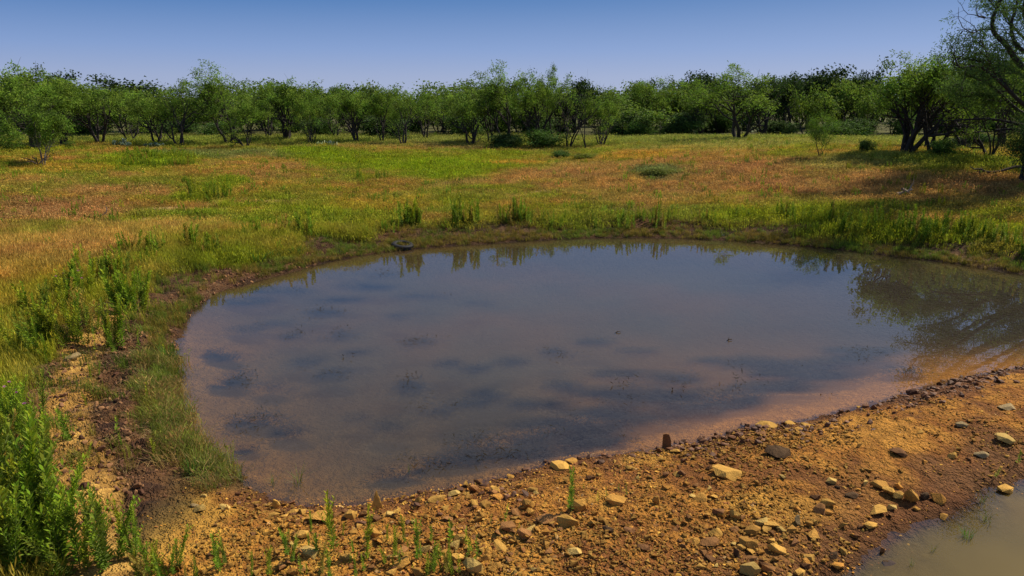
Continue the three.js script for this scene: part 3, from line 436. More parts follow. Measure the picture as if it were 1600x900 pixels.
{
  const r = rng(31);
  const forbs = [], far = [], farB = [], near = [], nearB = [], shore = [], rank = [], litter = [];
  const put = (list, x, z, s, sy, c) => list.push({ p: new THREE.Vector3(x, height(x, z), z), s: [s, sy, s], r: [gauss(r) * .08, r() * 6.28, gauss(r) * .08], c });
  const vary = (c, v = .35) => { const g = 1 + (r() - .5) * v * 2, y = (r() - .5) * .25; return [c[0] * g * (1 + y), c[1] * g, c[2] * g]; };
  const isGreen = (c) => smooth(-.02, .1, c[1] - c[0]);
  for (let k = 0; k < 130000; k++) { // field beyond and beside the pond
    const t = r(), dist = 16 + 54 * Math.pow(t, .85), x = (r() * 2 - 1) * (dist * .78 + 3), z = -dist, g = grassDensity(x, z); if (r() > g) continue;
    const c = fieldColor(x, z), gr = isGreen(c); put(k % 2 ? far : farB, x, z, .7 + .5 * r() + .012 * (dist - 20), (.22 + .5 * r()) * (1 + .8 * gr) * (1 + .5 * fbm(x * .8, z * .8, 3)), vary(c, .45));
    if (r() < .022) put(forbs, x, z, .25 + .25 * r(), .18 + .35 * r() * r(), vary(r() < .7 ? [1, 1, 1] : [1.6, 1.1, .8], .3));
  }
  for (let k = 0; k < 26000; k++) { // left of the pond, near
    const x = lerp(-16, -4.2, r()), z = lerp(-24, -5.2, r()); if (x < z * .76 - 1) continue; const g = grassDensity(x, z); if (r() > g) continue;
    const c = fieldColor(x, z); put(k % 2 ? near : nearB, x, z, .7 + .6 * r(), .6 + .7 * r(), vary(c, .4));
  }
  for (let k = 0; k < 70000; k++) { // olive grass fringing the water, all along the far and left shores
    const x = lerp(-9, 22, r()), z = lerp(-31, -8, r()), p = sdPond(x, z), b = sdBank(x, z); if (p < .02 || p > 1.9 || b < .15) continue;
    const n = fbm(x * 1.1 + 5, z * 1.1, 3), farSide = smooth(-18, -21, z), dens = (.15 + .85 * smooth(.8, .25, p)) * smooth(-.25, .1, n + .18 * farSide) + .45 * farSide * smooth(.9, .6, p) + .2 * farSide; if (r() > dens) continue;
    put(shore, x, z, .6 + .7 * r(), (.5 + .6 * r()) * (1 - .3 * farSide), vary(mix3([.24, .19, .035], [.15, .22, .025], smooth(-.1, .3, n + .2 * gauss(r))), .4));
  }
  for (let k = 0; k < 1300; k++) { // rank golden grass on the left waterline
    const px = lerp(215, 360, r()), py = lerp(560, 765, r()), cxp = lerp(235, 325, (py - 560) / 205), q = Math.abs(px - cxp) / 60; if (r() < q) continue; const p = onGround(px, py), d = sdPond(p.x, p.z); if (d < -.1 || d > 1.1) continue;
    if (r() > .42 + 1.2 * fbm(p.x * 2, p.z * 2, 3)) continue; put(rank, p.x, p.z, .8 + .6 * r(), .28 + .45 * r(), vary(r() < .45 ? [.36, .26, .09] : [.2, .25, .04], .45));
  }
  for (let k = 0; k < 9000; k++) { const x = lerp(-9, 22, r()), z = lerp(-31, -8, r()), p = sdPond(x, z), b = sdBank(x, z); if (p < .1 || p > 2.4 || b < .1) continue; put(litter, x, z, .7 + .8 * r(), .5, vary([.27, .17, .07], .6)); }
  { const parts = [0, 1, 2, 3].map((k) => { const g = stalk(61 + k, 0, 62)[1].clone(); g.translate(.22 * Math.cos(k * 1.7), 0, .22 * Math.sin(k * 1.7)); g.scale(1, .7 + .3 * (k % 2), 1); return g; }); scatter('meadow_forbs', 'small leafy green herbs dotted through the field grass', mergeGeometries(parts), M.weed, forbs); }
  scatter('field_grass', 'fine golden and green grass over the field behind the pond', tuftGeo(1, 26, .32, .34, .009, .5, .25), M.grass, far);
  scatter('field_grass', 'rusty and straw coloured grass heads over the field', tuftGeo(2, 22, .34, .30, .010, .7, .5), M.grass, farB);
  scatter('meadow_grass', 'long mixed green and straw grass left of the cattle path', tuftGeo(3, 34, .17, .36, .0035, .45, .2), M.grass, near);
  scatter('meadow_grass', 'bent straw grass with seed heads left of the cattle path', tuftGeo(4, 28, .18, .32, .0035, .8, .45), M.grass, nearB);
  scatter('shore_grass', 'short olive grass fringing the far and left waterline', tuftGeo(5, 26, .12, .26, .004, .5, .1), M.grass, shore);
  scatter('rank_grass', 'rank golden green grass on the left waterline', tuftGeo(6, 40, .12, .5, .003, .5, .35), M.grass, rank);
  { const mb = new MB(), q = rng(9); for (let k = 0; k < 14; k++) { const a = q() * 6.28; mb.leaf(new THREE.Vector3(gauss(q) * .12, .015 + .03 * q(), gauss(q) * .12), new THREE.Vector3(Math.cos(a), gauss(q) * .2, Math.sin(a)).normalize(), new THREE.Vector3(-Math.sin(a), 0, Math.cos(a)), .08 + .12 * q(), .004, [1, 1, 1]); }
    scatter('dead_grass_litter', 'dry grass stalks and litter lying on the trampled mud', mb.geo(), M.grass, litter); }
  console.log('grass', far.length, farB.length, near.length, nearB.length, shore.length, rank.length, litter.length);
}

// ---------------------------------------------------------------- leafy weeds
function stalk(seed, broad = 0, count = 120) { // unit height stalk with narrow leaves all the way up
  const r = rng(seed), st = new MB(), lf = new MB(), pts = [], rad = [];
  const bx = gauss(r) * .05, bz = gauss(r) * .05;
  for (let k = 0; k <= 6; k++) { const t = k / 6; pts.push(new THREE.Vector3(bx * t * t + gauss(r) * .006, t, bz * t * t + gauss(r) * .006)); rad.push(.007 * (1 - .75 * t)); }
  st.tube(pts, rad, 4);
  const n = broad ? 26 : count, wide = count < 100 ? 1.7 : 1.1;
  const put = (x, y, z, a, t, L) => { const up = .5 + .7 * t, d = new THREE.Vector3(Math.cos(a), up, Math.sin(a)).normalize(), s = new THREE.Vector3(-Math.sin(a), 0, Math.cos(a)), g = .7 + .45 * r() + .25 * t, y2 = .9 + .5 * r() * t; lf.leaf(new THREE.Vector3(x, y, z), d, s, L, L * (broad ? .2 : .15) * wide, [.175 * g * y2, .275 * g, .015 * g], .004); };
  for (let k = 0; k < n; k++) { const t = .05 + .95 * (k + .5) / n, a = k * 2.4 + gauss(r) * .3, L = (broad ? .2 : count < 100 ? .15 : .12) * (1 - .45 * t) * (.7 + .6 * r()); put(bx * t * t, t * .985, bz * t * t, a, t, L); }
  if (!broad) for (let b = 0; b < (count > 100 ? 6 : 3); b++) { // side shoots
    const t0 = .25 + .5 * r(), a0 = r() * 6.28, q = [], L = .2 + .15 * r(); for (let k = 0; k <= 3; k++) q.push(new THREE.Vector3(bx * t0 * t0 + Math.cos(a0) * L * .45 * k / 3, t0 + L * k / 3, bz * t0 * t0 + Math.sin(a0) * L * .45 * k / 3)); st.tube(q, [.004, .003, .002, .001], 3);
    for (let k = 0; k < 18; k++) { const t = k / 18, c = q[0].clone().lerp(q[3], t); put(c.x, c.y, c.z, k * 2.4, .6, .07 * (.7 + .5 * r())); }
  }
  return [st.geo(), lf.geo()];
}
const STALK = [11, 12, 13, 14, 15].map((s) => stalk(s)), FARSTALK = [31, 32, 33, 34].map((s) => stalk(s, 0, 70)), SPROUT = [21, 22, 23].map((s) => stalk(s, 1));
const rw = rng(55), WEED_TINTS = [M.weed, M.weed, M.weedYellow, M.weedDull, M.weed, M.weedYellow, M.weedDull, M.weed, M.weed, M.weedYellow, M.weed, M.weedYellow, M.weed, M.weedDry];
function weedPlant(name, p, H, n, spread, label, group, kind = STALK, dark = 0) {
  const o = thing(name, label, 'weed', p, group);
  for (let k = 0; k < n; k++) {
    const [sg, lg] = kind[Math.floor(rw() * kind.length)], h = H * (n > 1 ? .55 + .45 * rw() : 1), a = rw() * 6.28, rr = n > 1 ? Math.sqrt(rw()) * spread : 0, x = Math.cos(a) * rr, z = Math.sin(a) * rr;
    const s = mesh('stem', sg, M.stem, o); s.position.set(x, height(p.x + x, p.z + z) - p.y - .01, z); s.scale.set(h * (kind === SPROUT ? 1 : lerp(1, .8, clamp(h - .6))), h, h); s.rotation.set(gauss(rw) * .15 + (n > 1 ? .25 * z / Math.max(spread, .1) : 0), rw() * 6.28, gauss(rw) * .15);
    mesh('foliage', lg, WEED_TINTS[Math.floor(rw() * WEED_TINTS.length)], s);
  }
  return o;
}
function weedPx(px, py, hpx, n, wpx, label, group, kind, name = n > 1 ? 'weed_clump' : 'weed_stalk') { const p = onGround(px, py), k = p.distanceTo(camera.position) / FPX; if (n > 1 && -p.z > 14) { n = Math.round(n * 1.8); hpx *= 1.15; wpx *= 1.2; kind = FARSTALK; } const dep = Math.atan2(EYE - p.y, -p.z); return weedPlant(name, p, hpx * k / Math.cos(dep), n, wpx * k / 2, label, group, kind); }
// single stalks on the gravel bank
for (const [px, py, h, l, kind] of [
  [523, 862, 82, 'tallest single leafy stalk on the gravel bank'], [572, 878, 68, 'leafy stalk right of the squat yellow stone on the bank'], [503, 900, 46, 'short stalk at the bottom edge below the large pale slab'], [495, 868, 38, 'leafy stalk growing against the large pale slab'], [653, 876, 54, 'straight stalk above the broad cracked slab'], [632, 848, 36, 'thin stalk left of the straight one above the cracked slab'], [617, 872, 46, 'bushy pale green stalk left of the broad cracked slab'], [604, 884, 30, 'small pale sprout beside the bushy bank stalk'], [552, 862, 22, 'low sprout in front of the pyramid stone'], [535, 838, 18, 'tiny stalk near the tallest bank stalk'], [672, 850, 26, 'sprout above the dark grey-green bush'],
  [450, 868, 46, 'stalk at the left end of the stony bank'], [486, 832, 28, 'seedling growing beside the wide low slab'], [704, 846, 38, 'broadleaf sprout beside the yellow round stone', SPROUT], [735, 862, 28, 'left one of two broadleaf sprouts near the bottom', SPROUT], [748, 872, 30, 'right one of two broadleaf sprouts near the bottom', SPROUT], [788, 816, 26, 'leafy sprout left of mid bank stones', SPROUT], [766, 818, 16, 'smaller sprout left of the mid bank sprout', SPROUT], [891, 800, 64, 'thin tall stalk in front of the brown boulder'], [810, 830, 14, 'tiny sprout above the round lumpy stone', SPROUT], [934, 784, 18, 'leftmost seedling of four round the flat-topped block', SPROUT], [948, 774, 14, 'second seedling behind the flat-topped block', SPROUT], [966, 766, 14, 'highest seedling behind the flat-topped block', SPROUT], [979, 776, 18, 'seedling at the right end of the flat-topped block', SPROUT], [912, 764, 10, 'tiny seedling above the brown boulder', SPROUT], [894, 742, 18, 'sprout right of the tilted waterline slab', SPROUT],
  [343, 890, 58, 'stalk growing beside the dark brown stone on bare sand'], [352, 882, 40, 'shorter stalk of the pair on bare sand'], [420, 900, 42, 'stalk at the bottom edge left of the stony bank'], [393, 902, 30, 'low stalk at the bottom edge on bare sand'], [108, 690, 58, 'single straight stalk standing on the cattle path'], [556, 902, 30, 'sprout at the bottom edge under the pyramid stone line'], [517, 905, 40, 'stalk at the very bottom edge right of the short stalk'], [1555, 745, 18, 'low green weed on the wet right bank above the puddle', SPROUT], [1590, 725, 20, 'green sprout on the right edge above the puddle', SPROUT], [470, 895, 26, 'low sprout right of the rosy stone', SPROUT], [455, 880, 34, 'second stalk at the left end of the stony bank']]) weedPx(px, py, h, 1, 0, l, undefined, kind);
{ const r = rng(69); for (let k = 0; k < 26; k++) weedPx(lerp(425, 770, r()), lerp(815, 900, Math.sqrt(r())), 12 + 16 * r(), 1, 0, 'low green seedling among the stones at the left end of the bank', 'seedlings among the bank stones', r() < .6 ? SPROUT : STALK); }
// clumps
for (const [px, py, h, n, w, l, g] of [
  [176, 885, 108, 4, 26, 'open leafy weed clump on bare sand right of the big left thicket'], [204, 868, 78, 4, 34, 'sprawling weed clump right of the open one on bare sand'], [236, 905, 56, 7, 34, 'dense low weed clump at the bottom edge on sand'], [262, 902, 66, 5, 30, 'feathery weed clump right of the dense low one'], [700, 895, 34, 6, 24, 'dark low bush beside the broad pale flat stone'], [676, 892, 40, 5, 30, 'grey-green low bush by the bottom edge'], [300, 905, 36, 3, 24, 'thin weed clump at the bottom edge in bare sand'],
  [18, 885, 165, 15, 80, 'tallest weed thicket in the lower left corner'], [70, 900, 125, 13, 80, 'weed thicket right of the tallest one in the lower left'], [120, 892, 100, 7, 56, 'open right flank of the lower left weed thicket'], [-25, 830, 130, 10, 80, 'weed thicket cut by the left edge of the photo'], [40, 815, 110, 11, 76, 'weed thicket behind the tallest one in the lower left'], [84, 830, 92, 6, 44, 'weed clump leaning over the path edge in the lower left'], [14, 752, 80, 8, 60, 'middle weed clump at the left edge below the pink flowers'], [62, 735, 70, 6, 40, 'weed clump leaning onto the path below the pink flowers'],
  [48, 672, 84, 8, 40, 'weed clump among pink flowers beside the path'], [64, 556, 70, 11, 60, 'broad weed clump at the bend of the path, lower left of it'], [100, 540, 80, 12, 60, 'thick weed clump at the path bend under the pink thistles'], [70, 500, 50, 7, 50, 'dull weed clump behind the path bend'], [132, 510, 64, 9, 40, 'weed clump right against the path above its bend'], [40, 565, 50, 7, 60, 'weed clump left of the path bend'], [118, 470, 50, 7, 40, 'weed clump behind the pink thistles'],
  [182, 548, 76, 8, 26, 'weed clump on the pond side of the path casting a shadow on it'], [200, 492, 56, 8, 36, 'two-topped weed clump on the pond side of the path'], [212, 470, 40, 5, 24, 'thin weeds behind the two-topped clump'], [158, 446, 48, 9, 50, 'rounded weed clump on the field side of the path'], [180, 440, 40, 6, 30, 'smaller weed clump touching the rounded one'], [200, 402, 32, 5, 18, 'dark upright weed clump above the path'], [226, 420, 26, 6, 36, 'low leafy weeds right of the dark upright clump'], [245, 400, 34, 5, 24, 'yellowish weed clump left of two thin stalks'], [296, 388, 36, 4, 12, 'left of two narrow dark stalks on the upper left shore'], [308, 394, 30, 3, 10, 'right of two narrow dark stalks on the upper left shore'], [334, 400, 34, 6, 24, 'leafy weeds on the upper left shore above the muddy strip'], [390, 372, 26, 6, 26, 'small weed clump on the left far shore'],
  [436, 362, 26, 4, 14, 'narrow weed clump on the far shore left of the broad pale-leaved one'], [466, 368, 34, 9, 40, 'broad pale-leaved weed clump on the far left shore'], [484, 344, 20, 3, 10, 'upright stalk above the broad pale-leaved clump'], [560, 282, 18, 4, 10, 'left of two dark weed tufts in the open meadow'], [598, 280, 16, 7, 20, 'right of two dark weed tufts in the open meadow'], [330, 312, 30, 14, 50, 'green weed patch in the meadow left of centre'],
  [633, 352, 36, 6, 14, 'left of two tall dark weed clumps on the shore above the tyre'], [650, 352, 38, 7, 16, 'right of two tall dark weed clumps on the shore above the tyre'], [612, 360, 20, 6, 24, 'low weeds on the shore just above the tyre'], [722, 350, 36, 9, 24, 'bright weed clump on the far shore right of the tyre'], [742, 348, 34, 6, 18, 'second bright weed clump on the far shore right of the tyre'], [790, 346, 28, 8, 30, 'weed clump left of the shore middle'], [808, 344, 32, 8, 24, 'tallest green weeds at the shore middle'], [832, 346, 22, 8, 34, 'grey-green low weeds at the shore middle'], [705, 356, 14, 6, 24, 'low dark weeds at the foot of the bright clumps'], [870, 350, 18, 8, 34, 'dark low weed at the far shore right of the middle'], [925, 350, 18, 8, 34, 'second dark low weed on the far shore'], [975, 352, 24, 7, 30, 'light-leaved weeds on the far shore'], [1035, 350, 26, 8, 36, 'light-leaved bushy weed on the far shore, right'], [1000, 342, 18, 5, 20, 'green tuft above the light-leaved weeds'], [1100, 350, 18, 7, 34, 'low weed clump on the far shore under the rusty field'], [1165, 340, 18, 6, 30, 'small weed clump on the right far shore'], [1225, 340, 24, 8, 24, 'bright weed clump at the start of the right shore'], [1250, 345, 18, 6, 30, 'small weed clump right of the bright one']]) weedPx(px, py, h, n, w, l, g);
{ const r = rng(66); for (let k = 0; k < 16; k++) { const t = (k + .5) / 16, px = lerp(1300, 1640, t) + gauss(r) * 5, py = lerp(352, 392, t) + gauss(r) * 5; weedPx(px, py, 22 + 12 * r(), 5, 26, 'bright green leafy weed clump in the row along the right shore', 'weed row along the right shore'); } }
{ const r = rng(67); for (let k = 0; k < 26; k++) { const px = lerp(185, 300, r()), py = lerp(246, 264, r()); weedPx(px, py, 11 + 6 * r(), 7, 18, 'bright green weed clump in the meadow patch before the left trees', 'weed clumps in the left meadow patch'); } }
{ const r = rng(68); for (let k = 0; k < 34; k++) { const p = onGround(lerp(130, 330, r()), lerp(440, 720, r())), d = sdPond(p.x, p.z); if (d < .15 || d > 1.7) continue; weedPlant('weed_stalk', p, .16 + .2 * r(), 1, 0, 'short green weed sprouting from the trampled mud left of the pond', 'weeds in the trampled mud', r() < .5 ? SPROUT : STALK); } }
// pink thistles
for (const [px, py, h, l] of [[92, 470, 32, 'thistle with one pink flower, left of the thistle group'], [104, 470, 36, 'thistle with pink flowers in the middle of the thistle group'], [128, 475, 44, 'tallest pale thistle with pink flowers on the right of the group'], [8, 660, 56, 'thistle with pink flower nearest the left edge'], [22, 650, 42, 'thistle with pink flower second from the left edge'], [36, 690, 60, 'thistle with pink flower in front of the weed clump'], [50, 715, 66, 'thistle with bright pink flower beside the path']]) {
  const p = onGround(px, py), k = p.distanceTo(camera.position) / FPX, dep = Math.atan2(EYE - p.y, -p.z), H = h * k / Math.cos(dep), o = thing('thistle', l, 'thistle', p);
  for (let s = 0; s < 2; s++) { const hh = H * (1 - .22 * s), st = mesh('stem', STALK[s][0], M.stem, o); st.scale.set(hh * .7, hh, hh * .7); st.position.x = s * .06; mesh('foliage', STALK[s][1], M.weed, st);
    const mb = new MB(), r = rng(px + s); for (let q = 0; q < 26; q++) { const d = rdir(r); d.y = Math.abs(d.y) * .8; mb.leaf(new THREE.Vector3(0, 0, 0), d.normalize(), new THREE.Vector3(-d.z, 0, d.x).normalize(), .028, .006); }
    const f = mesh('flower', mb.geo(), M.pink, o); f.position.set(s * .06 + .03 * hh, hh, 0); }
}
// grass tufts that stand alone
{
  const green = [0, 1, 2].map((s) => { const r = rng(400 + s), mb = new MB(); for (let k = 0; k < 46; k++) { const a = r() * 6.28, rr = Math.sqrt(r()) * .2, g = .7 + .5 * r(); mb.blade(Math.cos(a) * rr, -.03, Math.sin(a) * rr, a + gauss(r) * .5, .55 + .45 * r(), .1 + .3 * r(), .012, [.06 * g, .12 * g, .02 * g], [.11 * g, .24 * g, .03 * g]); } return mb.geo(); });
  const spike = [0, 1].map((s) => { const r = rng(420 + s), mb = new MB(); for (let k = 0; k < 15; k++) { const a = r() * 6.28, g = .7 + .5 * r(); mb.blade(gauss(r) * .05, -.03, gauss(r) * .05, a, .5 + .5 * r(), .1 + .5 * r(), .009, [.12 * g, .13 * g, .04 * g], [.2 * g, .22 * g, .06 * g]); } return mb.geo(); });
  for (const [px, py, h, w, g, l] of [[265, 566, 32, 28, green[0], 'bright green grass tuft on the left waterline'], [466, 768, 30, 34, spike[0], 'spiky grass tuft growing in the water at the pond corner'], [378, 752, 34, 36, spike[1], 'thin spiky grass at the pond corner left of the tuft in water'], [428, 760, 22, 24, spike[1], 'faint grass tuft at the pond corner between two others'], [1510, 848, 20, 14, green[1], 'bright green grass tuft in the puddle'], [1541, 820, 20, 20, spike[0], 'thin brown reeds in the puddle'], [1456, 872, 18, 14, spike[1], 'faint reed tuft in the middle of the puddle'], [1423, 893, 20, 10, spike[0], 'single reed tuft near the bottom of the puddle'], [1535, 787, 18, 22, spike[1], 'olive grass tuft on the puddle rim'], [640, 752, 20, 10, spike[1], 'thin grass blades in the near shallows'], [462, 396, 16, 30, green[2], 'dense dark green grass tuft on the upper left waterline'], [400, 408, 18, 34, green[1], 'left grass tuft on the upper left waterline'], [430, 402, 16, 30, green[0], 'middle grass tuft on the upper left waterline'], [300, 742, 32, 20, green[2], 'dark green grass tuft in the rank grass at the pond corner']]) {
    const p = onGround(px, py), k = p.distanceTo(camera.position) / FPX, m = mesh('grass_tuft', g, M.grass); m.position.copy(p); if (m.position.y < -.02) m.position.y = Math.max(m.position.y, -.05); m.scale.set(w * k * 1.8, h * k * 1.1, w * k * 1.8); tag(m, l, 'grass tuft');
  }
}

// ---------------------------------------------------------------- trees
function growTree({ seed, stems = 4, lean = .5, len = 1.9, rad = .135, levels = 3, leaves = 36, size = 1, leafLen = .19, leafW = .036, tint = [.175, .28, .03], clump = .19, bare = .17, kids = 3, skirt = 2.5, trop = .10, low = .4, droop = .35, sides = 5, spread = 1 }) {
  const r = rng(seed), wood = new MB(), leaf = new MB(), Y = new THREE.Vector3(0, 1, 0);
  const foliage = (c) => { if (c.y < skirt && r() < .88 * smooth(0, .5, skirt - c.y + .3)) return;
    const g0 = .35 + 1.05 * r(), yel = (r() - .4) * .3, n = Math.round(leaves * (.6 + .8 * r()));
    for (let k = 0; k < n; k++) {
      const p = new THREE.Vector3(c.x + gauss(r) * clump, c.y + gauss(r) * clump * .7 - droop * clump * r(), c.z + gauss(r) * clump), d = rdir(r); d.y = d.y * .5 - droop; d.normalize();
      const s = new THREE.Vector3().crossVectors(d, rdir(r)).normalize(), g = g0 * (.8 + .4 * r());
      leaf.leaf3(p, d, s, leafLen * (.6 + .7 * r()), leafW, [tint[0] * g * (1 + yel), tint[1] * g, tint[2] * g]);
    }
  };
  const grow = (p0, d0, L, R, lev) => {
    const n = lev === 0 ? 6 : 4, pts = [p0.clone()], rr = [R], d = d0.clone(), p = p0.clone();
    for (let k = 1; k <= n; k++) { d.x += gauss(r) * .17; d.z += gauss(r) * .17; d.y += gauss(r) * .12 + trop * (lev < 2 ? 1 : .2); d.normalize(); p.addScaledVector(d, L / n); pts.push(p.clone()); rr.push(R * lerp(1, .55, k / n)); }
    wood.tube(pts, rr, lev < 2 ? sides : 3);
    const deadHere = r() < bare;
    if (lev >= levels) { if (!deadHere) for (let k = 2; k <= n; k += 1) if (r() < (k > 2 ? .72 : .25)) foliage(pts[k]); return; }
    if (lev === levels - 1 && !deadHere) { if (r() < .4) foliage(pts[n]); if (r() < .15) foliage(pts[n - 1]); }
    const c = kids + (r() < .4 ? 1 : 0);
    for (let k = 0; k < c; k++) {
      const t = k === 0 ? n : Math.max(1, Math.round(n * lerp(low, 1, r()))), ax = rdir(r), ang = k === 0 ? .18 + .2 * r() : .5 + .5 * r();
      const nd = d.clone().applyAxisAngle(new THREE.Vector3().crossVectors(d, ax).normalize(), ang * spread); nd.y = nd.y * .85 + .02; nd.normalize();
      grow(pts[t], nd, L * (.62 + .2 * r()), rr[t] * .72, lev + 1);
    }
  };
  for (let s = 0; s < stems; s++) {
    const a = (s + r() * .7) / stems * Math.PI * 2, l = lean * (.5 + .8 * r()), d = new THREE.Vector3(Math.cos(a) * l, 1, Math.sin(a) * l).normalize();
    grow(new THREE.Vector3(Math.cos(a) * rad * .8, -.15, Math.sin(a) * rad * .8), d, len * (.8 + .4 * r()), rad * (.7 + .4 * r()), 0);
  }
  const wg = wood.geo(), lg = leaf.p.length ? leaf.geo() : null; wg.computeBoundingBox(); const bb = wg.boundingBox.clone(); if (lg) { lg.computeBoundingBox(); bb.union(lg.boundingBox); }
  return { wood: wg, leaf: lg, H: bb.max.y, W: (bb.max.x - bb.min.x), tris: leaf.i.length / 3 + wood.i.length / 3 };
}
const MESQ = [
  growTree({ seed: 101, stems: 4, lean: .55 }), growTree({ seed: 102, stems: 3, lean: .7, len: 2.1 }), growTree({ seed: 103, stems: 5, lean: .45, leaves: 44 }), growTree({ seed: 104, stems: 3, lean: .5, len: 2.2, rad: .14 }),
  growTree({ seed: 105, stems: 6, lean: .8, len: 1.6, rad: .08, leaves: 40 }), growTree({ seed: 106, stems: 2, lean: .6, len: 2.3, rad: .13, leaves: 46 }), growTree({ seed: 107, stems: 4, lean: .65, leaves: 40, bare: .18 }), growTree({ seed: 108, stems: 3, lean: .4, len: 2.0, leaves: 46 }),
];
const BACK = [1, 2, 3, 4].map((k) => growTree({ seed: 150 + k, stems: 3 + k % 3, lean: .5 + .08 * k, kids: 2, leaves: 30, leafLen: .32, leafW: .085, clump: .42, low: .3, sides: 3, skirt: .6, tint: [.15, .235, .028] }));
const OAK = [growTree({ seed: 201, stems: 2, lean: .3, len: 2, rad: .16, leaves: 26, leafLen: .22, leafW: .085, skirt: 1, tint: [.04, .075, .014], clump: .3, droop: .05 }), growTree({ seed: 202, stems: 3, lean: .4, len: 1.8, rad: .14, leaves: 26, leafLen: .22, leafW: .085, skirt: 1, tint: [.042, .078, .015], clump: .3, droop: .05 })];
const SNAG = growTree({ seed: 303, stems: 4, lean: .75, len: 2.2, rad: .10, leaves: 9, bare: .85, kids: 3 });
const SHRUB = [growTree({ seed: 401, stems: 7, lean: .8, len: .9, rad: .04, levels: 2, leaves: 46, clump: .22, skirt: 0, low: .2, tint: [.09, .17, .025] }), growTree({ seed: 402, stems: 8, lean: .9, len: .8, rad: .035, levels: 2, leaves: 44, clump: .22, skirt: 0, low: .2, tint: [.085, .15, .03] })];
const SAPL = growTree({ seed: 501, stems: 5, lean: .25, len: 2.0, rad: .05, levels: 2, leaves: 60, kids: 3, low: .75, clump: .3, skirt: 1.6, tint: [.135, .24, .025] });
console.log('tree tris', MESQ.map((t) => t.tris), OAK.map((t) => t.tris), MESQ.map((t) => [t.H.toFixed(1), t.W.toFixed(1)]).join(' '));
const rt = rng(900);
function plantTree(name, proto, p, H, W, label, category, group, turn, opt = {}) {
  const o = thing(name, label, category, p, group), s = H / proto.H, w = W ? W / proto.W : s;
  mesh('trunk', proto.wood, opt.bark ?? M.bark, o);
  if (proto.leaf) mesh('crown', proto.leaf, opt.leaf ?? M.crown, o);
  o.scale.set(w, s, w); o.rotation.y = turn ?? rt() * 6.28; return o;
}
function treePx(px, base, top, wpx, proto, label, opt = {}) {
  const p = opt.dist ? (() => { const q = atZ(px, base, opt.dist); return new THREE.Vector3(q.x, height(q.x, q.z), q.z); })() : onGround(px, base);
  const d = ray(px, top), H = (EYE + d.y * (p.z / d.z) - p.y) * (opt.tall ?? 1.07);
  return plantTree(opt.name ?? 'mesquite_tree', proto, p, H, wpx * -p.z / FPX * (opt.wide ?? 1.2), label, opt.cat ?? 'tree', opt.group, opt.turn, opt);
}
for (const [px, b, t, w, k, l, o] of [
  [-15, 243, 100, 150, 0, 'tall mesquite cut by the left edge of the photo'], [58, 234, 97, 120, 2, 'tall mesquite behind the low bright one at the left'], [-12, 250, 188, 80, 6, 'low mesquite crown cut by the left edge, nearest on the left'], [100, 228, 122, 100, 7, 'mesquite between the tall left one and the fork-trunked one'],
  [155, 226, 130, 112, 0, 'fork-trunked mesquite beside the left prickly pear'], [203, 222, 138, 80, 5, 'mesquite behind the left prickly pear, before the dark oak'], [246, 226, 136, 90, 6, 'leaning pale-stemmed mesquite right of the left prickly pear'], [281, 230, 128, 90, 1, 'mesquite just left of the tall rounded one'], [360, 226, 104, 118, 3, 'tall rounded mesquite standing highest on the left'], [384, 231, 146, 86, 4, 'low many-stemmed mesquite right under the tall rounded one'], [448, 219, 122, 100, 2, 'mesquite with several thin trunks right of the tall rounded one'], [420, 217, 132, 60, 7, 'slim mesquite behind the many-stemmed low one'], [487, 226, 142, 70, 4, 'small fan-shaped mesquite left of the white-spotted prickly pear'], [525, 216, 138, 64, 5, 'mesquite behind the white-spotted prickly pear'],
  [557, 223, 137, 80, 2, 'dense-trunked mesquite left of the treeline centre'], [597, 223, 138, 56, 7, 'narrow mesquite between dense-trunked and short-trunked ones'], [630, 226, 142, 66, 1, 'short-trunked mesquite with pale forked limbs, treeline centre'], [664, 218, 138, 66, 0, 'mesquite right of the short-trunked one with pale forked limbs'], [694, 212, 138, 60, 5, 'mesquite set back in a gap right of the centre'], [736, 227, 140, 100, 6, 'mesquite with spreading tangle of dark bare low limbs'], [792, 227, 104, 108, 3, 'left one of the two highest mesquites at the centre'], [766, 224, 132, 60, 7, 'mesquite squeezed left of the two highest'], [838, 229, 110, 96, 0, 'right one of the two highest mesquites at the centre'], [866, 225, 104, 66, 5, 'slender high-topped mesquite behind the right highest one'], [940, 229, 137, 86, 4, 'bushy mesquite with low sweeping limbs right of the bare snag'], [998, 208, 128, 70, 7, 'mesquite set back right of the low-sweeping one'], [1046, 206, 120, 84, 0, 'rounded mesquite set back in the pale grass'], [1095, 210, 134, 60, 2, 'mesquite left of and behind the solitary forked one'], [1124, 207, 128, 60, 5, 'mesquite just behind the solitary forked one'], [1155, 219, 105, 138, 1, 'solitary forked mesquite casting a shadow on pale grass'], [1222, 200, 122, 66, 7, 'mesquite set back right of the solitary forked one'], [1309, 201, 118, 90, 2, 'mesquite behind the thin-stemmed sapling'], [1268, 200, 130, 70, 0, 'mesquite left behind the thin-stemmed sapling'], [1362, 196, 120, 76, 5, 'mesquite behind the big many-stemmed one'],
  [1415, 241, 84, 160, 2, 'big many-stemmed mesquite on the right bank'], [1446, 234, 90, 90, 3, 'mesquite close behind the big many-stemmed one'], [1455, 240, 88, 150, 3, 'mesquite rising over the round green bush on the right bank'], [1505, 234, 82, 140, 0, 'tall mesquite right behind the low shaded bush'], [1545, 246, 96, 140, 4, 'nearer mesquite before the right edge trees with many limbs'], [1560, 232, 92, 110, 7, 'mesquite under the overhanging bare limbs at the right edge'], [1610, 225, 78, 100, 1, 'mesquite cut by the right edge behind the dark juniper'], [1668, 288, 86, 180, 3, 'dense mesquite at the right edge whose shade falls on the slope']]) treePx(px, b, t, w, MESQ[k], l, o);
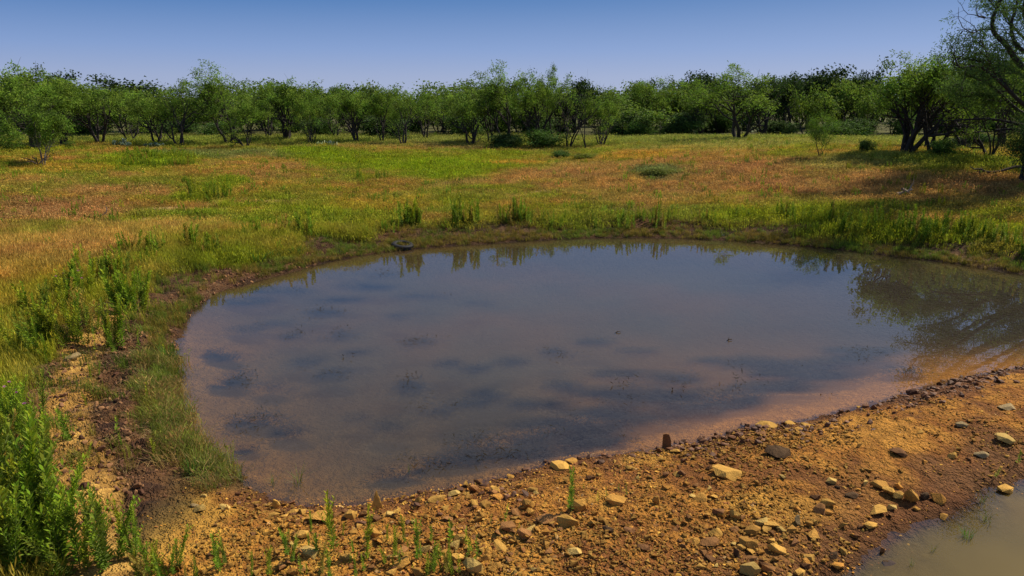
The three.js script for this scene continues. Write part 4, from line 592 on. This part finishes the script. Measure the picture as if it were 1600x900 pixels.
treePx(68, 259, 152, 110, growTree({ seed: 121, stems: 5, lean: .35, len: 1.7, rad: .05, leaves: 46, skirt: 1.3, tint: [.145, .245, .025], low: .6 }), 'low bright mesquite on thin pale stems at the left', { bark: M.greybark });
treePx(888, 231, 118, 100, SNAG, 'bare leaning snag with dead limbs at the treeline centre', { name: 'dead_tree' });
treePx(915, 234, 150, 20, growTree({ seed: 131, stems: 2, lean: .1, len: 2.4, rad: .06, levels: 1, leaves: 0, bare: 1, kids: 2 }), 'pair of bare thin poles before the low-sweeping mesquite', { name: 'dead_tree' });
treePx(1280, 246, 173, 62, SAPL, 'thin-stemmed bright sapling alone in the rusty grass', { name: 'sapling', bark: M.bark });
treePx(1475, 246, 217, 48, SHRUB[0], 'round green bush right of the big many-stemmed mesquite', { name: 'bush', cat: 'bush' });
treePx(1505, 228, 212, 60, SHRUB[1], 'low green bush in the shade of the right trees', { name: 'bush', cat: 'bush' });
treePx(1540, 226, 208, 50, SHRUB[0], 'low bush at the foot of the right edge trees', { name: 'bush', cat: 'bush' });
treePx(1595, 285, 148, 80, growTree({ seed: 141, stems: 3, lean: .2, len: 1.3, rad: .1, leaves: 40, leafLen: .12, leafW: .035, tint: [.09, .15, .03], skirt: 0, low: .1, clump: .3, droop: 0 }), 'dense dark juniper at the right edge', { name: 'juniper_tree', leaf: M.oak });
treePx(1350, 208, 180, 34, growTree({ seed: 142, stems: 5, lean: .7, len: .8, rad: .05, levels: 2, leaves: 64, tint: [.028, .032, .014], skirt: 0, low: .1, clump: .2 }), 'dark brown brush pile-like bush left of the big many-stemmed mesquite', { name: 'bush', cat: 'bush', leaf: M.oak });
treePx(790, 231, 206, 60, SHRUB[1], 'low dark bush at the foot of the left highest mesquite', { name: 'bush', cat: 'bush' });
treePx(850, 232, 200, 70, SHRUB[0], 'dense low bush at the foot of the bare snag', { name: 'bush', cat: 'bush' });
treePx(878, 248, 234, 34, SHRUB[0], 'dark green low shrub left in the yellow-green patch', { name: 'bush', cat: 'bush' });
treePx(912, 250, 239, 34, growTree({ seed: 143, stems: 9, lean: 1, len: .8, rad: .03, levels: 2, leaves: 44, tint: [.21, .25, .025], skirt: 0, low: .1, clump: .22 }), 'yellow-green low shrub before the bare snag', { name: 'bush', cat: 'bush' });
treePx(1030, 274, 259, 66, growTree({ seed: 144, stems: 10, lean: 1.2, len: .8, rad: .03, levels: 2, leaves: 44, tint: [.24, .29, .05], skirt: 0, low: .1, clump: .24 }), 'grey-green sprawling shrub in the rusty grass right of centre', { name: 'bush', cat: 'bush' });
treePx(1352, 240, 216, 26, SHRUB[1], 'loose small bush in the pale grass left of the big many-stemmed mesquite', { name: 'bush', cat: 'bush' });
for (const [px, t, w, l, d] of [[218, 121, 96, 'dark oak rising behind the left treeline', 84], [80, 112, 70, 'dark oak crown at the left behind the tall mesquites', 80], [105, 124, 60, 'dark oak crown left of the fork-trunked mesquite', 84], [1078, 117, 70, 'dark oak behind the rounded set-back mesquite', 100], [1112, 112, 70, 'dark oak left behind the solitary forked mesquite', 100], [1262, 106, 90, 'widest dark oak on the right skyline', 90], [1300, 110, 70, 'dark oak right of the widest one on the skyline', 94], [1345, 107, 64, 'flat-topped dark oak left of the big many-stemmed mesquite', 88], [1005, 124, 50, 'small dark oak top on the skyline right of centre', 104], [905, 122, 60, 'dark oak top behind the bare snag', 100], [745, 132, 40, 'dark oak top left of the two highest mesquites', 100], [500, 138, 70, 'dark oak top on the left centre skyline', 100], [545, 139, 50, 'dark oak top left of centre skyline', 105]]) treePx(px, 200, t, w, OAK[px % 2], l, { dist: d, name: 'oak_tree', leaf: M.oak });
{ // woods behind
  const r = rng(71); for (let k = 0; k < 110; k++) { const px = lerp(-90, 1690, (k + r()) / 110), d = k % 2 ? lerp(68, 84, r()) : lerp(84, 125, r()); treePx(px, 195, lerp(124, 152, r()) - (px > 1180 ? 10 : 0) - (px < 120 ? 12 : 0), 60 + 40 * r(), r() < .06 ? OAK[k % 2] : BACK[Math.floor(r() * 4)], 'scrub tree in the dense wood behind the front trees', { dist: d, wide: 1.15, group: 'trees of the wood behind', name: 'scrub_tree' }); }
}
{ // understory between the trunks
  const r = rng(72); for (let k = 0; k < 26; k++) { const px = lerp(-60, 1650, (k + r()) / 26), p = atZ(px, 195, lerp(64, 78, r())); p.y = height(p.x, p.z); plantTree('scrub_bush', SHRUB[k % 2], p, 1.3 + 1.2 * r(), 3 + 2.5 * r(), 'low scrub bush in the shade under the front trees', 'bush', 'bushes under the trees', undefined, {}); }
}
{ // the big tree on the right bank whose limbs reach into the frame
  const D = 31, base = onGround(1800, 335), P = (x, y, dz = 0) => atZ(x, y, D + dz).sub(base), r = rng(612), wood = new MB(), leaf = new MB();
  const limb = (pts, r0, r1, twigs, leafy, side = 1) => {
    const c = new THREE.CatmullRomCurve3(pts), n = pts.length * 4, q = c.getPoints(n); wood.tube(q, q.map((_, k) => lerp(r0, r1, k / n)), 6);
    for (let k = 0; k < twigs; k++) {
      const t = .25 + .75 * r(), p = c.getPoint(t), d = c.getTangent(t).applyAxisAngle(rdir(r), .8 * (r() + .4)), tw = [p.clone()], L = .5 + 1.1 * r(); let e = p.clone();
      for (let s = 0; s < 6; s++) { d.x += gauss(r) * .35; d.y += gauss(r) * .3 + .05; d.z += gauss(r) * .3; d.normalize(); e = e.clone().addScaledVector(d, L / 6); tw.push(e); }
      wood.tube(tw, tw.map((_, s) => lerp(.022, .005, s / 6)), 4);
      for (let b = 0; b < 3; b++) { const i = 2 + Math.floor(r() * 4), f = [tw[i].clone()], dd = rdir(r); dd.y += .3; for (let s = 0; s < 3; s++) { dd.x += gauss(r) * .4; dd.y += gauss(r) * .3; dd.normalize(); f.push(f.at(-1).clone().addScaledVector(dd, .12)); } wood.tube(f, [.008, .006, .004, .003], 3); if (r() < leafy) fol(f.at(-1)); }
      if (r() < leafy) for (const s of [3, 4, 5, 6]) fol(tw[s]);
    }
  };
  const fol = (c) => { const g0 = .75 + .45 * r(); for (let k = 0; k < 28; k++) { const d = rdir(r); d.y -= .4; d.normalize(); const s = new THREE.Vector3().crossVectors(d, rdir(r)).normalize(), g = g0 * (.8 + .4 * r()); leaf.leaf(new THREE.Vector3(c.x + gauss(r) * .2, c.y + gauss(r) * .16, c.z + gauss(r) * .2), d, s, .13 * (.6 + .7 * r()), .018, [.10 * g, .175 * g, .035 * g]); } };
  const O = new THREE.Vector3(0, -.3, 0), F = P(1760, 205), G = P(1725, 150);
  limb([O, P(1785, 280), F, G], .26, .2, 0, 0);
  limb([G, P(1598, 104), P(1572, 70), P(1553, 50), P(1551, 30), P(1560, 8), P(1568, -25), P(1580, -70)], .13, .03, 16, .18);
  limb([P(1552, 46), P(1535, 46), P(1520, 51), P(1504, 48)], .03, .008, 6, .1);
  limb([P(1551, 28), P(1541, 28), P(1530, 26), P(1525, 10)], .025, .006, 4, 0);
  limb([P(1556, 14), P(1546, 0), P(1535, -12)], .03, .01, 4, .1);
  limb([G, P(1620, 90, -1), P(1588, 70, -1), P(1580, 40, -1), P(1590, 0, -1), P(1585, -50)], .1, .03, 16, .35);
  limb([F, P(1600, 150, 1), P(1560, 118, 1.4), P(1530, 96, 1.6), P(1505, 92, 2)], .12, .02, 20, .4);
  limb([P(1560, 118, 1.4), P(1545, 96, 1), P(1538, 72, 1), P(1530, 60, 1)], .05, .012, 12, .5);
  limb([F, P(1610, 170, -1), P(1565, 130, -1), P(1530, 104, -1), P(1498, 104, -1.5), P(1490, 82, -1.5)], .1, .015, 18, .5);
  limb([P(1764, 228), P(1600, 178, 2), P(1550, 135, 2.5), P(1515, 118, 3)], .11, .02, 16, .45);
  limb([F, P(1600, 120, 2), P(1555, 100, 2.6), P(1525, 112, 3)], .08, .012, 24, .9); limb([P(1764, 228), P(1590, 160, 3), P(1540, 150, 3.6), P(1505, 140, 4)], .08, .012, 26, .9); limb([G, P(1600, 60, 3), P(1570, 20, 3.5), P(1560, -10, 4)], .07, .012, 20, .7);
  limb([P(1762, 235), P(1600, 196, 1), P(1545, 186, 1.5), P(1490, 188, 2)], .09, .03, 9, .1);
  limb([P(1764, 245), P(1610, 206, 0), P(1580, 202, 0), P(1556, 203, 0)], .08, .04, 5, 0);
  limb([G, P(1660, 70), P(1640, 0), P(1650, -90)], .08, .03, 30, .9); limb([G, P(1625, 70, -2), P(1600, 20, -2.5), P(1610, -40, -3), P(1605, -90, -3)], .09, .03, 22, .9);
  limb([F, P(1700, 60), P(1650, -60), P(1590, -160)], .07, .02, 34, .95); limb([G, P(1690, 0, 3), P(1640, -110, 4), P(1550, -150, 5)], .07, .02, 30, .95); limb([F, P(1740, 60, -3), P(1700, -90, -4), P(1650, -190, -4)], .07, .02, 30, .95);
  limb([F, P(1720, 130), P(1740, 40), P(1730, -60)], .09, .03, 30, .95); limb([F, P(1760, 170, -2), P(1820, 110, -3)], .14, .04, 20, .9); limb([F, P(1720, 130, 3), P(1690, 20, 5), P(1660, -60, 6)], .07, .03, 28, .95);
  const o = thing('mesquite_tree', 'huge old mesquite on the right bank with bare twisting limbs against the sky', 'tree', base); mesh('trunk', wood.geo(), M.bark, o); mesh('crown', leaf.geo(), M.crown, o);
}
// ---------------------------------------------------------------- dead wood
function twiggy(seed, pts, r0, r1, n) { const r = rng(seed), mb = new MB(), c = new THREE.CatmullRomCurve3(pts), q = c.getPoints(12); mb.tube(q, q.map((_, k) => lerp(r0, r1, k / 12)), 6); for (let k = 0; k < n; k++) { const p = c.getPoint(.3 + .65 * r()), d = c.getTangent(.5).applyAxisAngle(rdir(r), .9), f = [p]; for (let s = 0; s < 4; s++) { d.y += gauss(r) * .25; d.x += gauss(r) * .25; d.normalize(); f.push(f.at(-1).clone().addScaledVector(d, r0 * 1.5)); } mb.tube(f, [r0 * .4, r0 * .35, r0 * .3, r0 * .2, r0 * .1], 4); } return mb.geo(); }
{
  const a = onGround(1600, 275), D = -a.z, P = (x, y) => atZ(x, y, D).sub(a); let m = mesh('fallen_branch', twiggy(1, [P(1660, 252), P(1620, 262), P(1590, 260), P(1560, 268), P(1540, 268), P(1532, 263)], .09, .03, 7), M.dead); m.position.copy(a); tag(m, 'dark fallen branch reaching in from the right edge above the grass', 'branch');
  const b = onGround(1415, 306), k = b.distanceTo(camera.position) / FPX, V = (x, y, z) => new THREE.Vector3(x * k, y * k, z * k);
  m = mesh('broken_log', mergeGeometries([twiggy(2, [V(-12, 2, 0), V(-2, 5, 0), V(8, 9, 0)], .08, .04, 2), twiggy(3, [V(-8, 10, 3), V(2, 5, 1), V(9, 1, -2)], .06, .03, 2)]), M.pale); m.position.copy(b); tag(m, 'short broken log lying in the rusty grass on the right', 'log');
  const c = onGround(165, 340), k2 = c.distanceTo(camera.position) / FPX, U = (x, y, z) => new THREE.Vector3(x * k2, y * k2, z * k2);
  m = mesh('dead_branch', mergeGeometries([twiggy(4, [U(-25, 1, 0), U(-8, 3, 2), U(8, 4, 0)], .03, .012, 3), twiggy(5, [U(-5, 1, 3), U(2, 8, 0), U(3, 14, -1)], .025, .01, 2)]), M.pale); m.position.copy(c); tag(m, 'bleached dead branch lying in the reddish grass at the left', 'branch');
  const e = onPlane(1124, 371, .02), k3 = e.distanceTo(camera.position) / FPX, Q = (x, y, z) => new THREE.Vector3(x * k3, y * k3, z * k3);
  const g = thing('driftwood', 'dark driftwood with a pale pinkish end at the far waterline', 'driftwood', e); mesh('limb', twiggy(6, [Q(-7, 0, 0), Q(-2, 2, 0), Q(3, 3, 0), Q(2, 8, 0)], .05, .02, 3), M.dead, g); mesh('broken_end', twiggy(7, [Q(2, 3, 0), Q(6, 3, 1), Q(9, 1, 1)], .06, .03, 1), std({ color: lin(.55, .38, .36) }), g);
  for (const [px, py, s, l] of [[965, 522, 5, 'dark twig poking out of the pond centre'], [1139, 534, 4, 'forked dark twig poking out of the pond right of centre']]) { const t = onPlane(px, py, -.03), kk = t.distanceTo(camera.position) / FPX; m = mesh('twig', twiggy(px, [new THREE.Vector3(-s * kk, .01, 0), new THREE.Vector3(0, .05, 0), new THREE.Vector3(s * kk, .05, .02)], .014, .006, 1), M.dead); m.position.copy(t); tag(m, l, 'twig'); }
  for (const [px, py, s, l] of [[60, 259, 1, 'dark dead brush heap under the low bright mesquite']]) { const t = onGround(px, py), parts = [], r = rng(px); for (let q = 0; q < 7; q++) { const a1 = r() * 6.28; parts.push(twiggy(q + 40, [new THREE.Vector3(0, .05, 0), new THREE.Vector3(Math.cos(a1) * .35, .2 + .2 * r(), Math.sin(a1) * .3), new THREE.Vector3(Math.cos(a1) * .8, .15 + .4 * r(), Math.sin(a1) * .6)], .035, .012, 3)); } m = mesh('brush_heap', mergeGeometries(parts), M.dead); m.position.copy(t); tag(m, l, 'brush'); }
}
// ---------------------------------------------------------------- prickly pears
{
  const padGeo = (c) => { const g = new THREE.SphereGeometry(.5, 10, 7); g.scale(.82, 1, .16); g.translate(0, .46, 0); const n = g.attributes.position.count, a = []; for (let k = 0; k < n; k++) { const y = g.attributes.position.getY(k), t = .85 + .3 * y; a.push(c[0] * t, c[1] * t, c[2] * t); } g.setAttribute('color', new THREE.Float32BufferAttribute(a, 3)); return g; };
  const pads = [padGeo([.17, .22, .10]), padGeo([.27, .30, .17]), padGeo([.12, .16, .07])];
  for (const [px, py, w, h, l] of [[190, 230, 24, 13, 'prickly pear clump beside the fork-trunked mesquite'], [240, 231, 26, 8, 'low prickly pear patch under the leaning pale-stemmed mesquite'], [510, 229, 36, 10, 'white-spotted prickly pear under the left centre trees'], [1075, 209, 40, 9, 'prickly pear in pale grass left of the solitary forked mesquite'], [1186, 207, 26, 8, 'dark prickly pear behind the solitary forked mesquite']]) {
    const p = onGround(px, py), k = p.distanceTo(camera.position) / FPX, o = thing('prickly_pear', l, 'cactus', p), r = rng(px), W = w * k, H = h * k;
    for (let n = 0; n < 26; n++) { const m = mesh('pad', pads[Math.floor(r() * 3)], M.cactus, o), s = .2 + .12 * r(), y = r() * r(); m.scale.setScalar(s * 1.15); m.position.set((r() - .5) * W * (1 - .5 * y), Math.max(0, y * (H - s)), (r() - .5) * W * .6); m.rotation.set(gauss(r) * .4, r() * 6.28, gauss(r) * .4); }
  }
}
// ---------------------------------------------------------------- old tyre at the far shore
{
  const p = onPlane(629, 388, .0), k = p.distanceTo(camera.position) / FPX, R = 16.5 * k, o = thing('tyre', 'old black tyre lying half sunk in mud at the far waterline', 'tyre', new THREE.Vector3(p.x, .07, p.z));
  const W = R * .62, prof = [[.60, .30], [.64, .46], [.78, .5], [.93, .46], [.985, .36], [1, .18], [1, -.18], [.985, -.36], [.93, -.46], [.78, -.5], [.64, -.46], [.60, -.30], [.63, -.26], [.72, -.40], [.86, -.38], [.90, 0], [.86, .38], [.72, .40], [.63, .26], [.60, .30]].map(([a, b]) => new THREE.Vector2(a * R, b * W));
  mesh('tyre_body', new THREE.LatheGeometry(prof, 40), M.rubber, o);
  const lugs = []; for (let n = 0; n < 44; n++) for (const s of [-1, 1]) { const b = new THREE.BoxGeometry(R * .05, W * .3, R * .07); b.rotateZ(0); b.translate(R * 1.012, s * W * .2, 0); b.rotateY((n + (s > 0 ? .5 : 0)) / 44 * Math.PI * 2); lugs.push(b); }
  mesh('tread', mergeGeometries(lugs), M.rubber, o);
  o.rotation.set(.16, .3, -.12);
}
let tris = 0; const per = {}; scene.traverse((o) => { if (o.isMesh && !o.isInstancedMesh) { const n = (o.geometry.index ? o.geometry.index.count : o.geometry.attributes.position.count) / 3; tris += n; const q = (o.parent === scene ? o.name : o.parent.name + '/' + o.name).replace(/_\d+/g, ''); per[q] = (per[q] ?? 0) + Math.round(n); } });
console.log(JSON.stringify(per));
console.log('triangles', Math.round(tris), 'things', scene.children.length);
renderer.render(scene, camera);
